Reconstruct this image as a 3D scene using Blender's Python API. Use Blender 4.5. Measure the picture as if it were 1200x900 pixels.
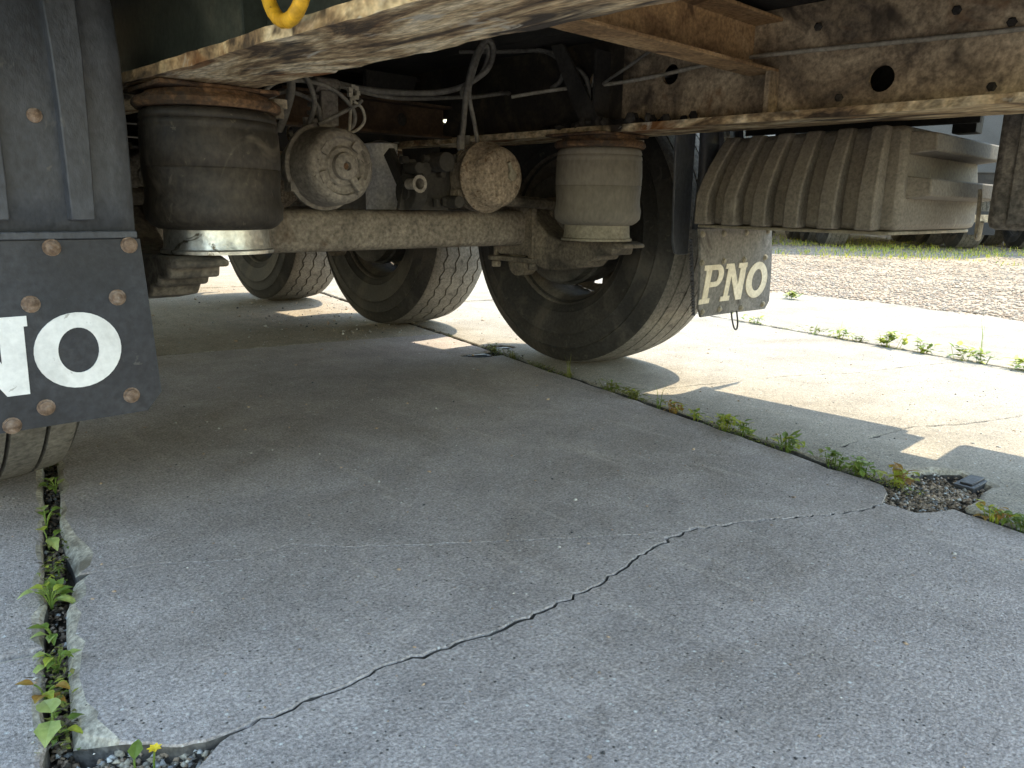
import bpy, math, random
import numpy as np
from mathutils import Vector, Matrix
random.seed(7); RNG = np.random.default_rng(11)
R = math.radians
scene = bpy.context.scene
for o in list(bpy.data.objects): bpy.data.objects.remove(o)

# ------------------------------------------------------------------ camera
# X = right across the trailer, Y = towards the trailer's front, Z = up; the rear axle stands at Y = 0
CAM = (-1.3002, -1.9942, 0.6029); YAW, PIT, ROL, FPX = 0.7712, 0.2289, 0.0153, 899.33
cd = bpy.data.cameras.new('camera'); co = bpy.data.objects.new('camera', cd)
scene.collection.objects.link(co); scene.camera = co
fw = Vector((math.sin(YAW)*math.cos(PIT), math.cos(YAW)*math.cos(PIT), -math.sin(PIT)))
rt = Vector((math.cos(YAW), -math.sin(YAW), 0)); up = rt.cross(fw)
r2 = rt*math.cos(ROL)+up*math.sin(ROL); u2 = -rt*math.sin(ROL)+up*math.cos(ROL)
M = Matrix((r2, u2, -fw)).transposed().to_4x4(); M.translation = Vector(CAM)
co.matrix_world = M
cd.sensor_width = 36; cd.lens = FPX/1200*36; cd.clip_start = .02; cd.clip_end = 2000
# ------------------------------------------------------------------ light
SUN_EL = 61.0
w = bpy.data.worlds.new('World'); scene.world = w; w.use_nodes = True
nt = w.node_tree; nt.nodes.clear()
sky = nt.nodes.new('ShaderNodeTexSky'); sky.sky_type = 'NISHITA'; sky.sun_disc = False
sky.sun_elevation = R(SUN_EL); sky.sun_rotation = R(90); sky.air_density = 1.9; sky.dust_density = 0.5; sky.ozone_density = 0.2
bg = nt.nodes.new('ShaderNodeBackground'); bg.inputs[1].default_value = 0.15
ow = nt.nodes.new('ShaderNodeOutputWorld')
nt.links.new(sky.outputs[0], bg.inputs[0]); nt.links.new(bg.outputs[0], ow.inputs[0])
sl = bpy.data.lights.new('sun', 'SUN'); sl.energy = 2.0; sl.angle = R(.53); sl.color = (1, .89, .68)
so = bpy.data.objects.new('sun', sl); scene.collection.objects.link(so)
so.rotation_euler = (0, R(90-SUN_EL), 0); so.location = (8, 0, 12)
scene.view_settings.view_transform = 'Standard'; scene.view_settings.look = 'None'
scene.view_settings.exposure = 2.15; scene.view_settings.gamma = 1
scene.render.engine = 'CYCLES'; scene.cycles.max_bounces = 6; scene.cycles.diffuse_bounces = 4; scene.cycles.glossy_bounces = 2; scene.cycles.transmission_bounces = 2

# ------------------------------------------------------------------ materials
def mat(name, cols, scale=4, rough=.8, bump=.3, bscale=60, metal=0, stretch=(1,1,1), spots=None, fine=.25,
        fscale=90, detail=5, translucent=0, spec=.4, dist=.004, contrast=(.32,.68), rvar=.12, distort=.6):
    m = bpy.data.materials.new(name); m.use_nodes = True; n = m.node_tree.nodes; l = m.node_tree.links
    b = n['Principled BSDF']; tc = n.new('ShaderNodeTexCoord')
    mp = n.new('ShaderNodeMapping'); mp.inputs['Scale'].default_value = stretch; l.new(tc.outputs['Object'], mp.inputs[0])
    def noise(s, d=detail, dst=0):
        t = n.new('ShaderNodeTexNoise'); t.inputs['Scale'].default_value = s; t.inputs['Detail'].default_value = d
        t.inputs['Roughness'].default_value = .62; t.inputs['Distortion'].default_value = dst; l.new(mp.outputs[0], t.inputs[0]); return t
    a = noise(scale, dst=distort); r = n.new('ShaderNodeValToRGB'); l.new(a.outputs[0], r.inputs[0])
    e = r.color_ramp.elements; k = len(cols); lo, hi = contrast
    while len(e) < k: e.new(.5)
    for i, c in enumerate(cols): e[i].position = lo+(hi-lo)*i/max(1, k-1); e[i].color = (*c, 1)
    col = r.outputs[0]
    f = noise(fscale, 2); mr = n.new('ShaderNodeMapRange'); mr.inputs[1].default_value = .3; mr.inputs[2].default_value = .7
    mr.inputs[3].default_value = 1-fine; mr.inputs[4].default_value = 1+fine; l.new(f.outputs[0], mr.inputs[0])
    mx = n.new('ShaderNodeMix'); mx.data_type = 'RGBA'; mx.blend_type = 'MULTIPLY'; mx.inputs[0].default_value = 1
    l.new(col, mx.inputs[6]); l.new(mr.outputs[0], mx.inputs[7]); col = mx.outputs[2]
    for sp in (spots or []):
        c, s, lo_, hi_ = sp
        t = noise(s, 4, .8); q = n.new('ShaderNodeMapRange'); q.inputs[1].default_value = lo_; q.inputs[2].default_value = hi_
        l.new(t.outputs[0], q.inputs[0]); x = n.new('ShaderNodeMix'); x.data_type = 'RGBA'
        l.new(q.outputs[0], x.inputs[0]); l.new(col, x.inputs[6]); x.inputs[7].default_value = (*c, 1); col = x.outputs[2]
    l.new(col, b.inputs['Base Color']); b.inputs['Metallic'].default_value = metal
    b.inputs['Specular IOR Level'].default_value = spec
    rr = n.new('ShaderNodeMapRange'); rr.inputs[3].default_value = max(.02, rough-rvar); rr.inputs[4].default_value = min(1, rough+rvar)
    l.new(a.outputs[0], rr.inputs[0]); l.new(rr.outputs[0], b.inputs['Roughness'])
    if bump:
        t = noise(bscale, 3); bp = n.new('ShaderNodeBump'); bp.inputs['Strength'].default_value = bump; bp.inputs['Distance'].default_value = dist
        ad = n.new('ShaderNodeMath'); ad.operation = 'ADD'; l.new(t.outputs[0], ad.inputs[0]); l.new(a.outputs[0], ad.inputs[1])
        l.new(ad.outputs[0], bp.inputs['Height']); l.new(bp.outputs[0], b.inputs['Normal'])
    if translucent:
        tr = n.new('ShaderNodeBsdfTranslucent'); l.new(col, tr.inputs[0]); ms = n.new('ShaderNodeMixShader'); ms.inputs[0].default_value = translucent
        l.new(b.outputs[0], ms.inputs[1]); l.new(tr.outputs[0], ms.inputs[2]); l.new(ms.outputs[0], n['Material Output'].inputs[0])
    return m

def concrete_mat(name, base, seed=0):
    m = bpy.data.materials.new(name); m.use_nodes = True; n = m.node_tree.nodes; l = m.node_tree.links
    b = n['Principled BSDF']; tc = n.new('ShaderNodeTexCoord')
    def noise(s, d, st=(1,1,1), rot=0, dst=0):
        mp = n.new('ShaderNodeMapping'); mp.inputs['Scale'].default_value = st; mp.inputs['Rotation'].default_value = (0,0,rot)
        mp.inputs['Location'].default_value = (seed*3.1, seed*1.7, 0); l.new(tc.outputs['Object'], mp.inputs[0])
        t = n.new('ShaderNodeTexNoise'); t.inputs['Scale'].default_value = s; t.inputs['Detail'].default_value = d
        t.inputs['Roughness'].default_value = .65; t.inputs['Distortion'].default_value = dst; l.new(mp.outputs[0], t.inputs[0]); return t.outputs[0]
    def rng(x, a, b_, c, d):
        q = n.new('ShaderNodeMapRange'); q.inputs[1].default_value = a; q.inputs[2].default_value = b_
        q.inputs[3].default_value = c; q.inputs[4].default_value = d; l.new(x, q.inputs[0]); return q.outputs[0]
    def mix(a, c, f, mode='MIX'):
        x = n.new('ShaderNodeMix'); x.data_type = 'RGBA'; x.blend_type = mode
        if isinstance(f, (int, float)): x.inputs[0].default_value = f
        else: l.new(f, x.inputs[0])
        if isinstance(a, tuple): x.inputs[6].default_value = (*a, 1)
        else: l.new(a, x.inputs[6])
        if isinstance(c, tuple): x.inputs[7].default_value = (*c, 1)
        else: l.new(c, x.inputs[7])
        return x.outputs[2]
    d = tuple(c*.78 for c in base); li = tuple(c*1.16 for c in base)
    col = mix(d, li, rng(noise(5.5, 5, dst=.4), .3, .7, 0, 1))
    col = mix(col, (base[0]*.72, base[1]*.69, base[2]*.64), rng(noise(1.1, 6, dst=1.8), .48, .70, 0, .85))     # old oil and dirt stains
    col = mix(col, (base[0]*1.4, base[1]*1.37, base[2]*1.3), rng(noise(9, 4, (1, .13, 1), .55), .60, .74, 0, .6))   # pale scuffs
    col = mix(col, (base[0]*.74, base[1]*.74, base[2]*.74), rng(noise(12, 4, (1, .09, 1), -.25), .6, .72, 0, .4))      # tyre scuffs
    col = mix(col, (base[0]*.45, base[1]*.43, base[2]*.40), rng(noise(3.2, 6, dst=2.5), .66, .76, 0, .7))     # drips
    col = mix(col, (base[0]*1.3, base[1]*1.27, base[2]*1.2), rng(noise(34, 3, (1, .06, 1), .62), .58, .72, 0, .5))   # broom streaks
    col = mix(col, rng(noise(55, 4), .3, .7, .83, 1.17), 1.0, 'MULTIPLY')
    col = mix(col, (base[0]*.6, base[1]*.59, base[2]*.57), rng(noise(5, 5, (1, .07, 1), .95, .3), .6, .75, 0, .55))   # long dark scrapes
    f1 = noise(190, 2); g = rng(f1, .28, .72, .52, 1.48); col = mix(col, g, 1.0, 'MULTIPLY')
    # aggregate: pale and dark grains
    def grains(scale, lo, hi):
        v = n.new('ShaderNodeTexVoronoi'); v.inputs['Scale'].default_value = scale; l.new(tc.outputs['Object'], v.inputs[0])
        near = rng(v.outputs['Distance'], .12, .3, 1, 0); sep = n.new('ShaderNodeSeparateColor'); l.new(v.outputs['Color'], sep.inputs[0])
        pick = rng(sep.outputs[0], lo, hi, 0, 1); mm = n.new('ShaderNodeMath'); mm.operation = 'MULTIPLY'
        l.new(near, mm.inputs[0]); l.new(pick, mm.inputs[1]); return mm.outputs[0]
    gl = grains(190, .72, .82); col = mix(col, (.50, .48, .44), gl)
    gb = grains(90, .95, .97); col = mix(col, (.58, .56, .51), gb)
    gd = grains(125, .90, .93); col = mix(col, (.05, .048, .045), gd)
    l.new(col, b.inputs['Base Color']); b.inputs['Roughness'].default_value = .88; b.inputs['Specular IOR Level'].default_value = .3
    h1 = noise(230, 2); h2 = noise(34, 3)
    def ma(op, a, c):
        q = n.new('ShaderNodeMath'); q.operation = op
        for i, v in ((0, a), (1, c)):
            if isinstance(v, (int, float)): q.inputs[i].default_value = v
            else: l.new(v, q.inputs[i])
        return q.outputs[0]
    hh = ma('ADD', ma('MULTIPLY', h1, .8), ma('MULTIPLY', h2, .7)); hh = ma('SUBTRACT', hh, ma('MULTIPLY', gd, .5))
    bp = n.new('ShaderNodeBump'); bp.inputs['Strength'].default_value = .8; bp.inputs['Distance'].default_value = .004
    l.new(hh, bp.inputs['Height']); l.new(bp.outputs[0], b.inputs['Normal'])
    return m

MT = {}
MT['conc'] = concrete_mat('worn_concrete', (.355, .308, .278))
MT['conc2'] = concrete_mat('worn_concrete_pale', (.285, .252, .203), 4)
MT['conc_sand'] = concrete_mat('sandy_concrete', (.30, .25, .19), 9)
MT['broken'] = mat('broken_concrete', [(0.228,0.1936,0.1444),(0.38,0.3344,0.2584),(0.475,0.4224,0.3344)], 14, .95, .9, 70, spots=[((.16,.13,.09), 9, .55, .7)], fscale=150, fine=.4)
MT['dirty_edge'] = mat('dirty_slab_edge', [(.05,.042,.034),(.10,.088,.074),(.16,.145,.125)], 14, .95, .8, 70, fine=.4)
MT['dirt'] = mat('joint_dirt', [(.035,.028,.02),(.07,.055,.038),(.11,.09,.065)], 12, .98, .9, 90, fine=.5)
MT['soil_crumb'] = mat('soil_crumb', [(0.15,0.105,0.0675),(0.285,0.21,0.1425),(0.42,0.33,0.24)], 30, .95, 0, fine=.3)
MT['sand'] = mat('yard_sand', [(0.2173,0.1686,0.1152),(0.293,0.2276,0.1584),(0.3497,0.2781,0.1944)], 1.4, .97, 1, 55, fine=.5, fscale=60, spots=[((.18,.165,.14), 3, .55, .7)], dist=.01)
MT['gravel'] = mat('gravel_stone', [(0.2137,0.1597,0.1111),(0.3562,0.2614,0.1815),(0.4987,0.3678,0.2519)], 9, .9, .3, 90, fine=.3)
MT['gravel_pale'] = mat('pale_gravel_stone', [(0.198,0.1596,0.1216),(0.306,0.252,0.1938),(0.414,0.3444,0.266)], 11, .9, 0, fine=.3)
MT['grit'] = mat('grit_stone', [(.12,.115,.11),(.30,.29,.27),(.55,.54,.5)], 37, .9, 0, fine=.3, contrast=(.3,.62))
MT['rail'] = mat('weathered_frame_paint', [(0.063,0.0504,0.0396),(0.234,0.18,0.117),(0.432,0.342,0.225),(0.54,0.45,0.306)], 4.5, .72, .45, 50, spots=[((.17,.085,.035), 5, .57, .70), ((.05,.038,.027), 7, .57, .70)], fine=.4, distort=1.4, contrast=(.28,.78))
MT['flange'] = mat('scaling_rusty_flange', [(0.06986,0.04784,0.03036),(0.2174,0.1465,0.08004),(0.3881,0.2841,0.1588),(0.5589,0.4485,0.2828),(0.6521,0.5532,0.3864)], 4, .85, 1, 22, stretch=(2.2,.6,1), spots=[((.20,.085,.028), 4, .57, .64), ((.045,.034,.025), 5, .57, .64), ((.46,.42,.34), 9, .62, .68)], fine=.5, fscale=70, distort=2.2, dist=.010, contrast=(.36,.64))
MT['rust'] = mat('brown_rust', [(.04,.024,.014),(.10,.056,.03),(.19,.115,.06)], 16, .92, 1, 45, fine=.5, distort=1.2, contrast=(.3,.7), spots=[((.05,.036,.026), 12, .54, .66)], dist=.006)
MT['cross'] = mat('rusty_cross_member', [(0.1377,0.0765,0.03672),(0.306,0.1913,0.0918),(0.4131,0.2831,0.153)], 6, .85, .5, 60, spots=[((.06,.03,.014), 8, .58, .7)], fine=.35)
MT['dark_cross'] = mat('dark_brown_channel', [(.03,.02,.012),(.07,.044,.026),(.11,.07,.042)], 6, .85, .4, 60)
MT['green'] = mat('dark_green_paint', [(0.0196,0.028,0.0266),(0.0392,0.0504,0.0462),(0.07,0.077,0.0672)], 5, .55, .2, 70, spots=[((.12,.07,.035), 7, .66, .74)])
MT['front_web'] = mat('black_front_web', [(.012,.010,.008),(.03,.024,.017),(.085,.066,.044)], 4, .7, .4, 50, fine=.3, distort=1.4)  # mottled near-black tone for the front stretch of the right web
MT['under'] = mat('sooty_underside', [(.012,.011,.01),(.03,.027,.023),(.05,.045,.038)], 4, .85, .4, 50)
MT['axle'] = mat('dusty_axle_steel', [(0.07125,0.06256,0.05202),(0.1995,0.1717,0.1377),(0.3135,0.2764,0.2218)], 7, .8, .6, 60, spots=[((.09,.055,.03), 6, .6, .78)], fine=.4, contrast=(.2,.8))
MT['arm'] = mat('dusty_cast_steel', [(0.051,0.0442,0.0357),(0.136,0.1156,0.0884),(0.255,0.2176,0.1649)], 7, .8, .6, 50, fine=.4)
MT['chamber'] = mat('dusty_brake_paint', [(0.081,0.07155,0.06127),(0.189,0.1688,0.1425),(0.2835,0.2565,0.2209)], 9, .75, .5, 90, fine=.35, contrast=(.2,.8), spots=[((.05,.044,.036), 40, .62, .72)])
MT['chamber_r'] = mat('rusty_brake_cap', [(0.132,0.1009,0.0714),(0.216,0.1722,0.1249),(0.288,0.2337,0.1721)], 16, .8, .5, 130, spots=[((.085,.045,.02), 60, .58, .68)], fine=.5, contrast=(.2,.8))
MT['bag_dark'] = mat('dirty_black_bellows', [(0.01209,0.01023,0.00837),(0.02604,0.02139,0.01674),(0.05115,0.04185,0.03162)], 5, .6, .25, 120, spots=[((.13,.11,.085), 7, .60, .74), ((.10,.085,.065), 30, .62, .70)], fine=.4, stretch=(1,1,.7))
MT['bag_dust'] = mat('dust_coated_bellows', [(0.09576,0.08643,0.07143),(0.1642,0.1505,0.125),(0.2189,0.2021,0.1711)], 4, .85, .12, 120, fine=.15, stretch=(1,1,.5), contrast=(.15,.85))
MT['zinc'] = mat('galvanised_piston', [(.30,.29,.26),(.50,.49,.45),(.62,.61,.57)], 10, .34, .25, 80, metal=.85, spots=[((.10,.085,.06), 26, .58, .66)], fine=.2)
MT['pist_dust'] = mat('dust_coated_piston', [(0.1368,0.12,0.0882),(0.2052,0.186,0.1386),(0.2508,0.228,0.1764)], 8, .8, .2, 80)
MT['side'] = mat('tyre_sidewall', [(0.0144,0.0138,0.0132),(0.0264,0.0252,0.0228),(0.048,0.0444,0.0396)], 4, .72, .25, 90, spots=[((.08,.07,.056), 5, .55, .78), ((.06,.054,.045), 26, .6, .7)], fine=.35)
MT['tread'] = mat('dusty_tyre_tread', [(0.08712,0.0817,0.07282),(0.1509,0.1418,0.1256),(0.1974,0.1863,0.1632)], 8, .92, .5, 110, fine=.35, spots=[((.05,.046,.04), 12, .6, .7)], contrast=(.2,.8))
MT['rim'] = mat('dirty_wheel_rim', [(0.04,0.0352,0.0288),(0.096,0.0832,0.0672),(0.16,0.1408,0.112)], 7, .7, .3, 60)
MT['drum'] = mat('brake_drum_iron', [(0.03,0.03,0.027),(0.0675,0.0645,0.057),(0.105,0.099,0.087)], 9, .75, .3, 80)
MT['fender'] = mat('grey_black_mudguard_plastic', [(0.0308,0.03422,0.04185),(0.0462,0.05074,0.06075),(0.0638,0.06844,0.0783)], 5, .55, .35, 110, spots=[((.10,.098,.09), 19, .66, .74)], fine=.25, stretch=(1,1,.6))
MT['flap'] = mat('black_rubber_flap', [(0.0187,0.01955,0.0234),(0.0286,0.0299,0.0351),(0.044,0.04485,0.0494)], 6, .6, .25, 120, spots=[((.075,.072,.068), 26, .66, .73)], fine=.25)
MT['flap_dust'] = mat('dusty_rubber_flap', [(0.085,0.0823,0.07761),(0.1403,0.134,0.1234),(0.1955,0.1865,0.173)], 7, .9, .4, 90, fine=.3, spots=[((.05,.045,.04), 9, .6, .72)], contrast=(.2,.8))
MT['white'] = mat('white_letter_paint', [(.58,.58,.56),(.72,.72,.70),(.78,.78,.76)], 9, .6, .1, 100, fine=.08, spots=[((.42,.41,.38), 30, .66, .7)])
MT['cream'] = mat('dusty_letter_paint', [(.46,.41,.31),(.56,.51,.40),(.62,.57,.46)], 9, .8, .2, 100, fine=.15)
MT['bolt'] = mat('rusted_bolt', [(.08,.05,.03),(.17,.115,.08),(.25,.2,.16)], 60, .8, .5, 200, fine=.3)
MT['tank'] = mat('dusty_ribbed_plastic', [(0.111,0.09936,0.08142),(0.148,0.1325,0.109),(0.185,0.1656,0.1359)], 5, .85, .3, 150, fine=.28, fscale=120, contrast=(.25,.75), spots=[((.30,.278,.235), 7, .62, .82)])
MT['dark_plastic'] = mat('speckled_dark_plastic', [(0.048,0.0448,0.04),(0.088,0.08,0.0704),(0.136,0.1248,0.1088)], 22, .85, .5, 120, fine=.5)
MT['hose'] = mat('dusty_air_hose', [(0.078,0.0728,0.0624),(0.13,0.1209,0.104),(0.195,0.182,0.1534)], 14, .75, .1, 100)
MT['cable'] = mat('pale_cable_sheath', [(.20,.18,.14),(.29,.265,.21),(.33,.3,.25)], 14, .7, .1, 100)
MT['yellow'] = mat('chipped_yellow_paint', [(.42,.22,.012),(.60,.34,.02),(.66,.40,.035)], 14, .5, .4, 60, spots=[((.08,.045,.02), 30, .64, .68)])
MT['shock'] = mat('lit_shock_tube', [(.62,.61,.58),(.72,.71,.69),(.76,.75,.73)], 8, .45, .1, 80)  # side light falling on the tube is put into this pale colour
MT['body'] = mat('trailer_body_panel', [(.34,.35,.36),(.42,.43,.44),(.46,.47,.48)], 2, .45, .05, 40)
MT['blue_body'] = mat('blue_curtain', [(.03,.07,.2),(.04,.09,.25),(.05,.1,.28)], 2, .5, .05, 40)
MT['white_body'] = mat('white_curtain', [(.55,.55,.53),(.63,.63,.61),(.66,.66,.64)], 2, .5, .05, 40)
MT['dark_body'] = mat('dark_curtain', [(.035,.037,.04),(.05,.053,.056),(.065,.067,.07)], 2, .6, .05, 40)
MT['black_iron'] = mat('black_iron', [(.012,.012,.013),(.022,.022,.024),(.04,.04,.04)], 20, .6, .4, 90)
def leafmat(n, a, b_, c): return mat(n, [a, b_, c], 25, .55, .2, 120, translucent=.35, fine=.15, spec=.3)
MT['leaf'] = leafmat('weed_leaf_green', (.09,.15,.025), (.16,.23,.04), (.23,.30,.07))
MT['leaf_y'] = leafmat('weed_leaf_yellow', (.22,.27,.03), (.36,.40,.05), (.45,.42,.09))
MT['leaf_o'] = leafmat('weed_leaf_orange', (.28,.13,.03), (.33,.20,.04), (.24,.26,.05))
MT['leaf_p'] = leafmat('weed_leaf_pale', (.26,.34,.09), (.36,.42,.13), (.42,.47,.2))
MT['moss'] = leafmat('joint_moss', (.09,.11,.025), (.16,.17,.04), (.24,.23,.07))
MT['grass'] = leafmat('yard_grass', (.34,.33,.05), (.46,.44,.08), (.56,.50,.16))
MT['flower'] = mat('yellow_petal', [(.6,.42,.01),(.7,.5,.02),(.75,.55,.04)], 30, .6, 0)

# ------------------------------------------------------------------ helpers
COL = scene.collection
class MB:
    def __init__(s): s.v = []; s.f = []; s.m = []
    def add(s, vs, fs, mi=0):
        o = len(s.v); s.v += [tuple(p) for p in vs]; s.f += [tuple(i+o for i in f) for f in fs]; s.m += [mi]*len(fs); return s
    def box(s, a, b, mi=0):
        x0,y0,z0 = a; x1,y1,z1 = b
        return s.add([(x0,y0,z0),(x1,y0,z0),(x1,y1,z0),(x0,y1,z0),(x0,y0,z1),(x1,y0,z1),(x1,y1,z1),(x0,y1,z1)],
                     [(0,3,2,1),(4,5,6,7),(0,1,5,4),(1,2,6,5),(2,3,7,6),(3,0,4,7)], mi)
    def prism(s, poly, axis, t0, t1, mi=0):
        n = len(poly)
        def P(p, t): return (t,p[0],p[1]) if axis == 'x' else ((p[0],t,p[1]) if axis == 'y' else (p[0],p[1],t))
        return s.add([P(p,t0) for p in poly]+[P(p,t1) for p in poly],
                     [tuple(range(n))[::-1], tuple(range(n,2*n))]+[(i,(i+1)%n,(i+1)%n+n,i+n) for i in range(n)], mi)
    def lathe(s, prof, c=(0,0,0), axis='z', seg=32, mi=0, cap=True, ang=None):
        n = len(prof); vs = []; fs = []
        for k in range(seg):
            a = 2*math.pi*k/seg; ca, sa = math.cos(a), math.sin(a)
            for (t, r) in prof:
                if axis == 'z': p = (r*ca, r*sa, t)
                elif axis == 'y': p = (r*ca, t, r*sa)
                else: p = (t, r*ca, r*sa)
                vs.append((p[0]+c[0], p[1]+c[1], p[2]+c[2]))
        for k in range(seg):
            k2 = (k+1) % seg
            for i in range(n-1): fs.append((k*n+i, k2*n+i, k2*n+i+1, k*n+i+1))
        if cap:
            for i in (0, n-1):
                if prof[i][1] > 1e-5: fs.append(tuple(k*n+i for k in range(seg)))
        return s.add(vs, fs, mi)
    def tube(s, pts, r, seg=8, mi=0, smooth=True, close=False):
        P = [Vector(p) for p in pts]
        if smooth and len(P) > 2:
            Q = []
            for i in range(len(P)-1):
                p0 = P[max(0,i-1)]; p1 = P[i]; p2 = P[i+1]; p3 = P[min(len(P)-1,i+2)]
                for k in range(6):
                    t = k/6; Q.append(.5*((2*p1)+(-p0+p2)*t+(2*p0-5*p1+4*p2-p3)*t*t+(-p0+3*p1-3*p2+p3)*t**3))
            Q.append(P[-1]); P = Q
        vs = []; fs = []; prev = None
        for i, p in enumerate(P):
            d = (P[min(i+1,len(P)-1)]-P[max(i-1,0)]).normalized()
            if prev is None: prev = d.orthogonal().normalized()
            a = (prev-d*prev.dot(d)).normalized(); b = d.cross(a); prev = a
            rr = r[min(i, len(r)-1)] if isinstance(r, (list, tuple)) else r
            for k in range(seg):
                t = 2*math.pi*k/seg; vs.append(p+a*math.cos(t)*rr+b*math.sin(t)*rr)
        for i in range(len(P)-1):
            for k in range(seg): fs.append((i*seg+k, i*seg+(k+1)%seg, (i+1)*seg+(k+1)%seg, (i+1)*seg+k))
        fs.append(tuple(range(seg))[::-1]); fs.append(tuple((len(P)-1)*seg+k for k in range(seg)))
        return s.add(vs, fs, mi)
    def mesh(s, name, mats, sharp=35):
        me = bpy.data.meshes.new(name); me.from_pydata(s.v, [], s.f)
        for m in (mats if isinstance(mats, (list, tuple)) else [mats]): me.materials.append(MT[m])
        if len(s.f): me.polygons.foreach_set('material_index', s.m)
        import bmesh
        bm = bmesh.new(); bm.from_mesh(me); bmesh.ops.recalc_face_normals(bm, faces=bm.faces); bm.to_mesh(me); bm.free()
        if sharp: me.shade_smooth(); me.set_sharp_from_angle(angle=R(sharp))
        me.update(); return me
    def build(s, name, mats, parent=None, sharp=35, bevel=0, loc=None, label=None):
        o = bpy.data.objects.new(name, s.mesh(name, mats, sharp)); COL.objects.link(o)
        if parent: o.parent = parent
        if loc: o.location = loc
        if bevel:
            b = o.modifiers.new('bevel', 'BEVEL'); b.width = bevel; b.segments = 2; b.limit_method = 'ANGLE'; b.angle_limit = R(40); b.harden_normals = False
        if label: o['label'] = label
        return o
def empty(name, parent=None, loc=(0,0,0), rz=0):
    o = bpy.data.objects.new(name, None); COL.objects.link(o); o.location = loc; o.rotation_euler = (0,0,rz); o.empty_display_size = .1
    if parent: o.parent = parent
    return o
def tag(o, label=None, cat=None, group=None, kind=None):
    if label: o['label'] = label
    if cat: o['category'] = cat
    if group: o['group'] = group
    if kind: o['kind'] = kind
    return o
def copy_tree(o, parent=None, dl=(0,0,0), rz=None):
    c = o.copy(); COL.objects.link(c)
    if parent: c.parent = parent
    c.location = Vector(o.location)+Vector(dl)
    if rz is not None: c.rotation_euler = (0,0,rz)
    for ch in list(o.children):
        d = ch.copy(); COL.objects.link(d); d.parent = c
    return c
def fast_mesh(name, V, F, mi, mats):
    me = bpy.data.meshes.new(name); V = np.asarray(V, np.float32); F = np.asarray(F, np.int32); k = F.shape[1]
    me.vertices.add(len(V)); me.vertices.foreach_set('co', V.ravel())
    me.loops.add(F.size); me.loops.foreach_set('vertex_index', F.ravel())
    me.polygons.add(len(F)); me.polygons.foreach_set('loop_start', np.arange(0, F.size, k, dtype=np.int32)); me.polygons.foreach_set('loop_total', np.full(len(F), k, np.int32))
    for m in mats: me.materials.append(MT[m])
    if mi is not None: me.polygons.foreach_set('material_index', np.asarray(mi, np.int32))
    me.update(calc_edges=True); me.validate(); return me
def pebbles(name, C, S, mats, mi=None, flat=.65):
    """many small faceted stones in one mesh: C centres (n,3), S sizes (n)"""
    O = np.array([(1,0,0),(-1,0,0),(0,1,0),(0,-1,0),(0,0,1),(0,0,-1),(.62,.62,.45),(-.62,-.62,.4)], float)[:6]
    FF = np.array([(0,2,4),(2,1,4),(1,3,4),(3,0,4),(2,0,5),(1,2,5),(3,1,5),(0,3,5)])
    n = len(C); a = RNG.uniform(0, 6.28, n); ca, sa = np.cos(a), np.sin(a)
    V = np.tile(O, (n,1,1))*(1+RNG.uniform(-.35,.35,(n,6,3))); V += RNG.uniform(-.25,.25,(n,6,3)); V[:,:,2] *= flat
    x = V[:,:,0]*ca[:,None]-V[:,:,1]*sa[:,None]; y = V[:,:,0]*sa[:,None]+V[:,:,1]*ca[:,None]; V[:,:,0] = x; V[:,:,1] = y
    V = V*np.asarray(S)[:,None,None]+C[:,None,:]
    F = (FF[None]+np.arange(n)[:,None,None]*6).reshape(-1,3)
    m = None if mi is None else np.repeat(mi, 8)
    o = bpy.data.objects.new(name, fast_mesh(name, V.reshape(-1,3), F, m, mats)); COL.objects.link(o); return o

# ------------------------------------------------------------------ ground: yard, slabs
JA = math.atan2(.228, .974); AV = np.array([math.sin(JA), math.cos(JA)]); BV = np.array([math.cos(JA), -math.sin(JA)])
def ab(a, b): p = AV*a+BV*b; return float(p[0]), float(p[1])
g = MB(); N = 24; Rr = [0, 8, 20, 60, 200, 900]
vs = [(0,0,-.06)]; fs = []
for k, r_ in enumerate(Rr[1:]):
    for i in range(N): vs.append((r_*math.cos(6.2832*i/N), r_*math.sin(6.2832*i/N), -.06))
for i in range(N): fs.append((0, 1+i, 1+(i+1) % N))
for k in range(len(Rr)-2):
    for i in range(N): fs.append((1+k*N+i, 1+(k+1)*N+i, 1+(k+1)*N+(i+1) % N, 1+k*N+(i+1) % N))
g.add(vs, fs); tag(g.build('ground', 'sand'), kind='structure')

def vnoise(x, y, s=0):
    return (math.sin(x*1.7+s)+math.sin(y*2.3+1.3*s+x*.6)+.5*math.sin(x*5.1+y*3.7+s)+.35*math.sin(y*9.3-x*4.1+2*s)+.2*math.sin(x*17+y*13+s))/3.05
# dirt bed the slabs lie on
p_ = MB(); A0, A1, B0, B1 = -7.2, 8.4, -5.9, 4.0
p_.add([(*ab(A0,B0),-.045),(*ab(A0,B1),-.045),(*ab(A1,B1),-.045),(*ab(A1,B0),-.045)], [(0,1,2,3)])
pave = p_.build('pavement', 'dirt'); tag(pave, kind='structure')

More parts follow.
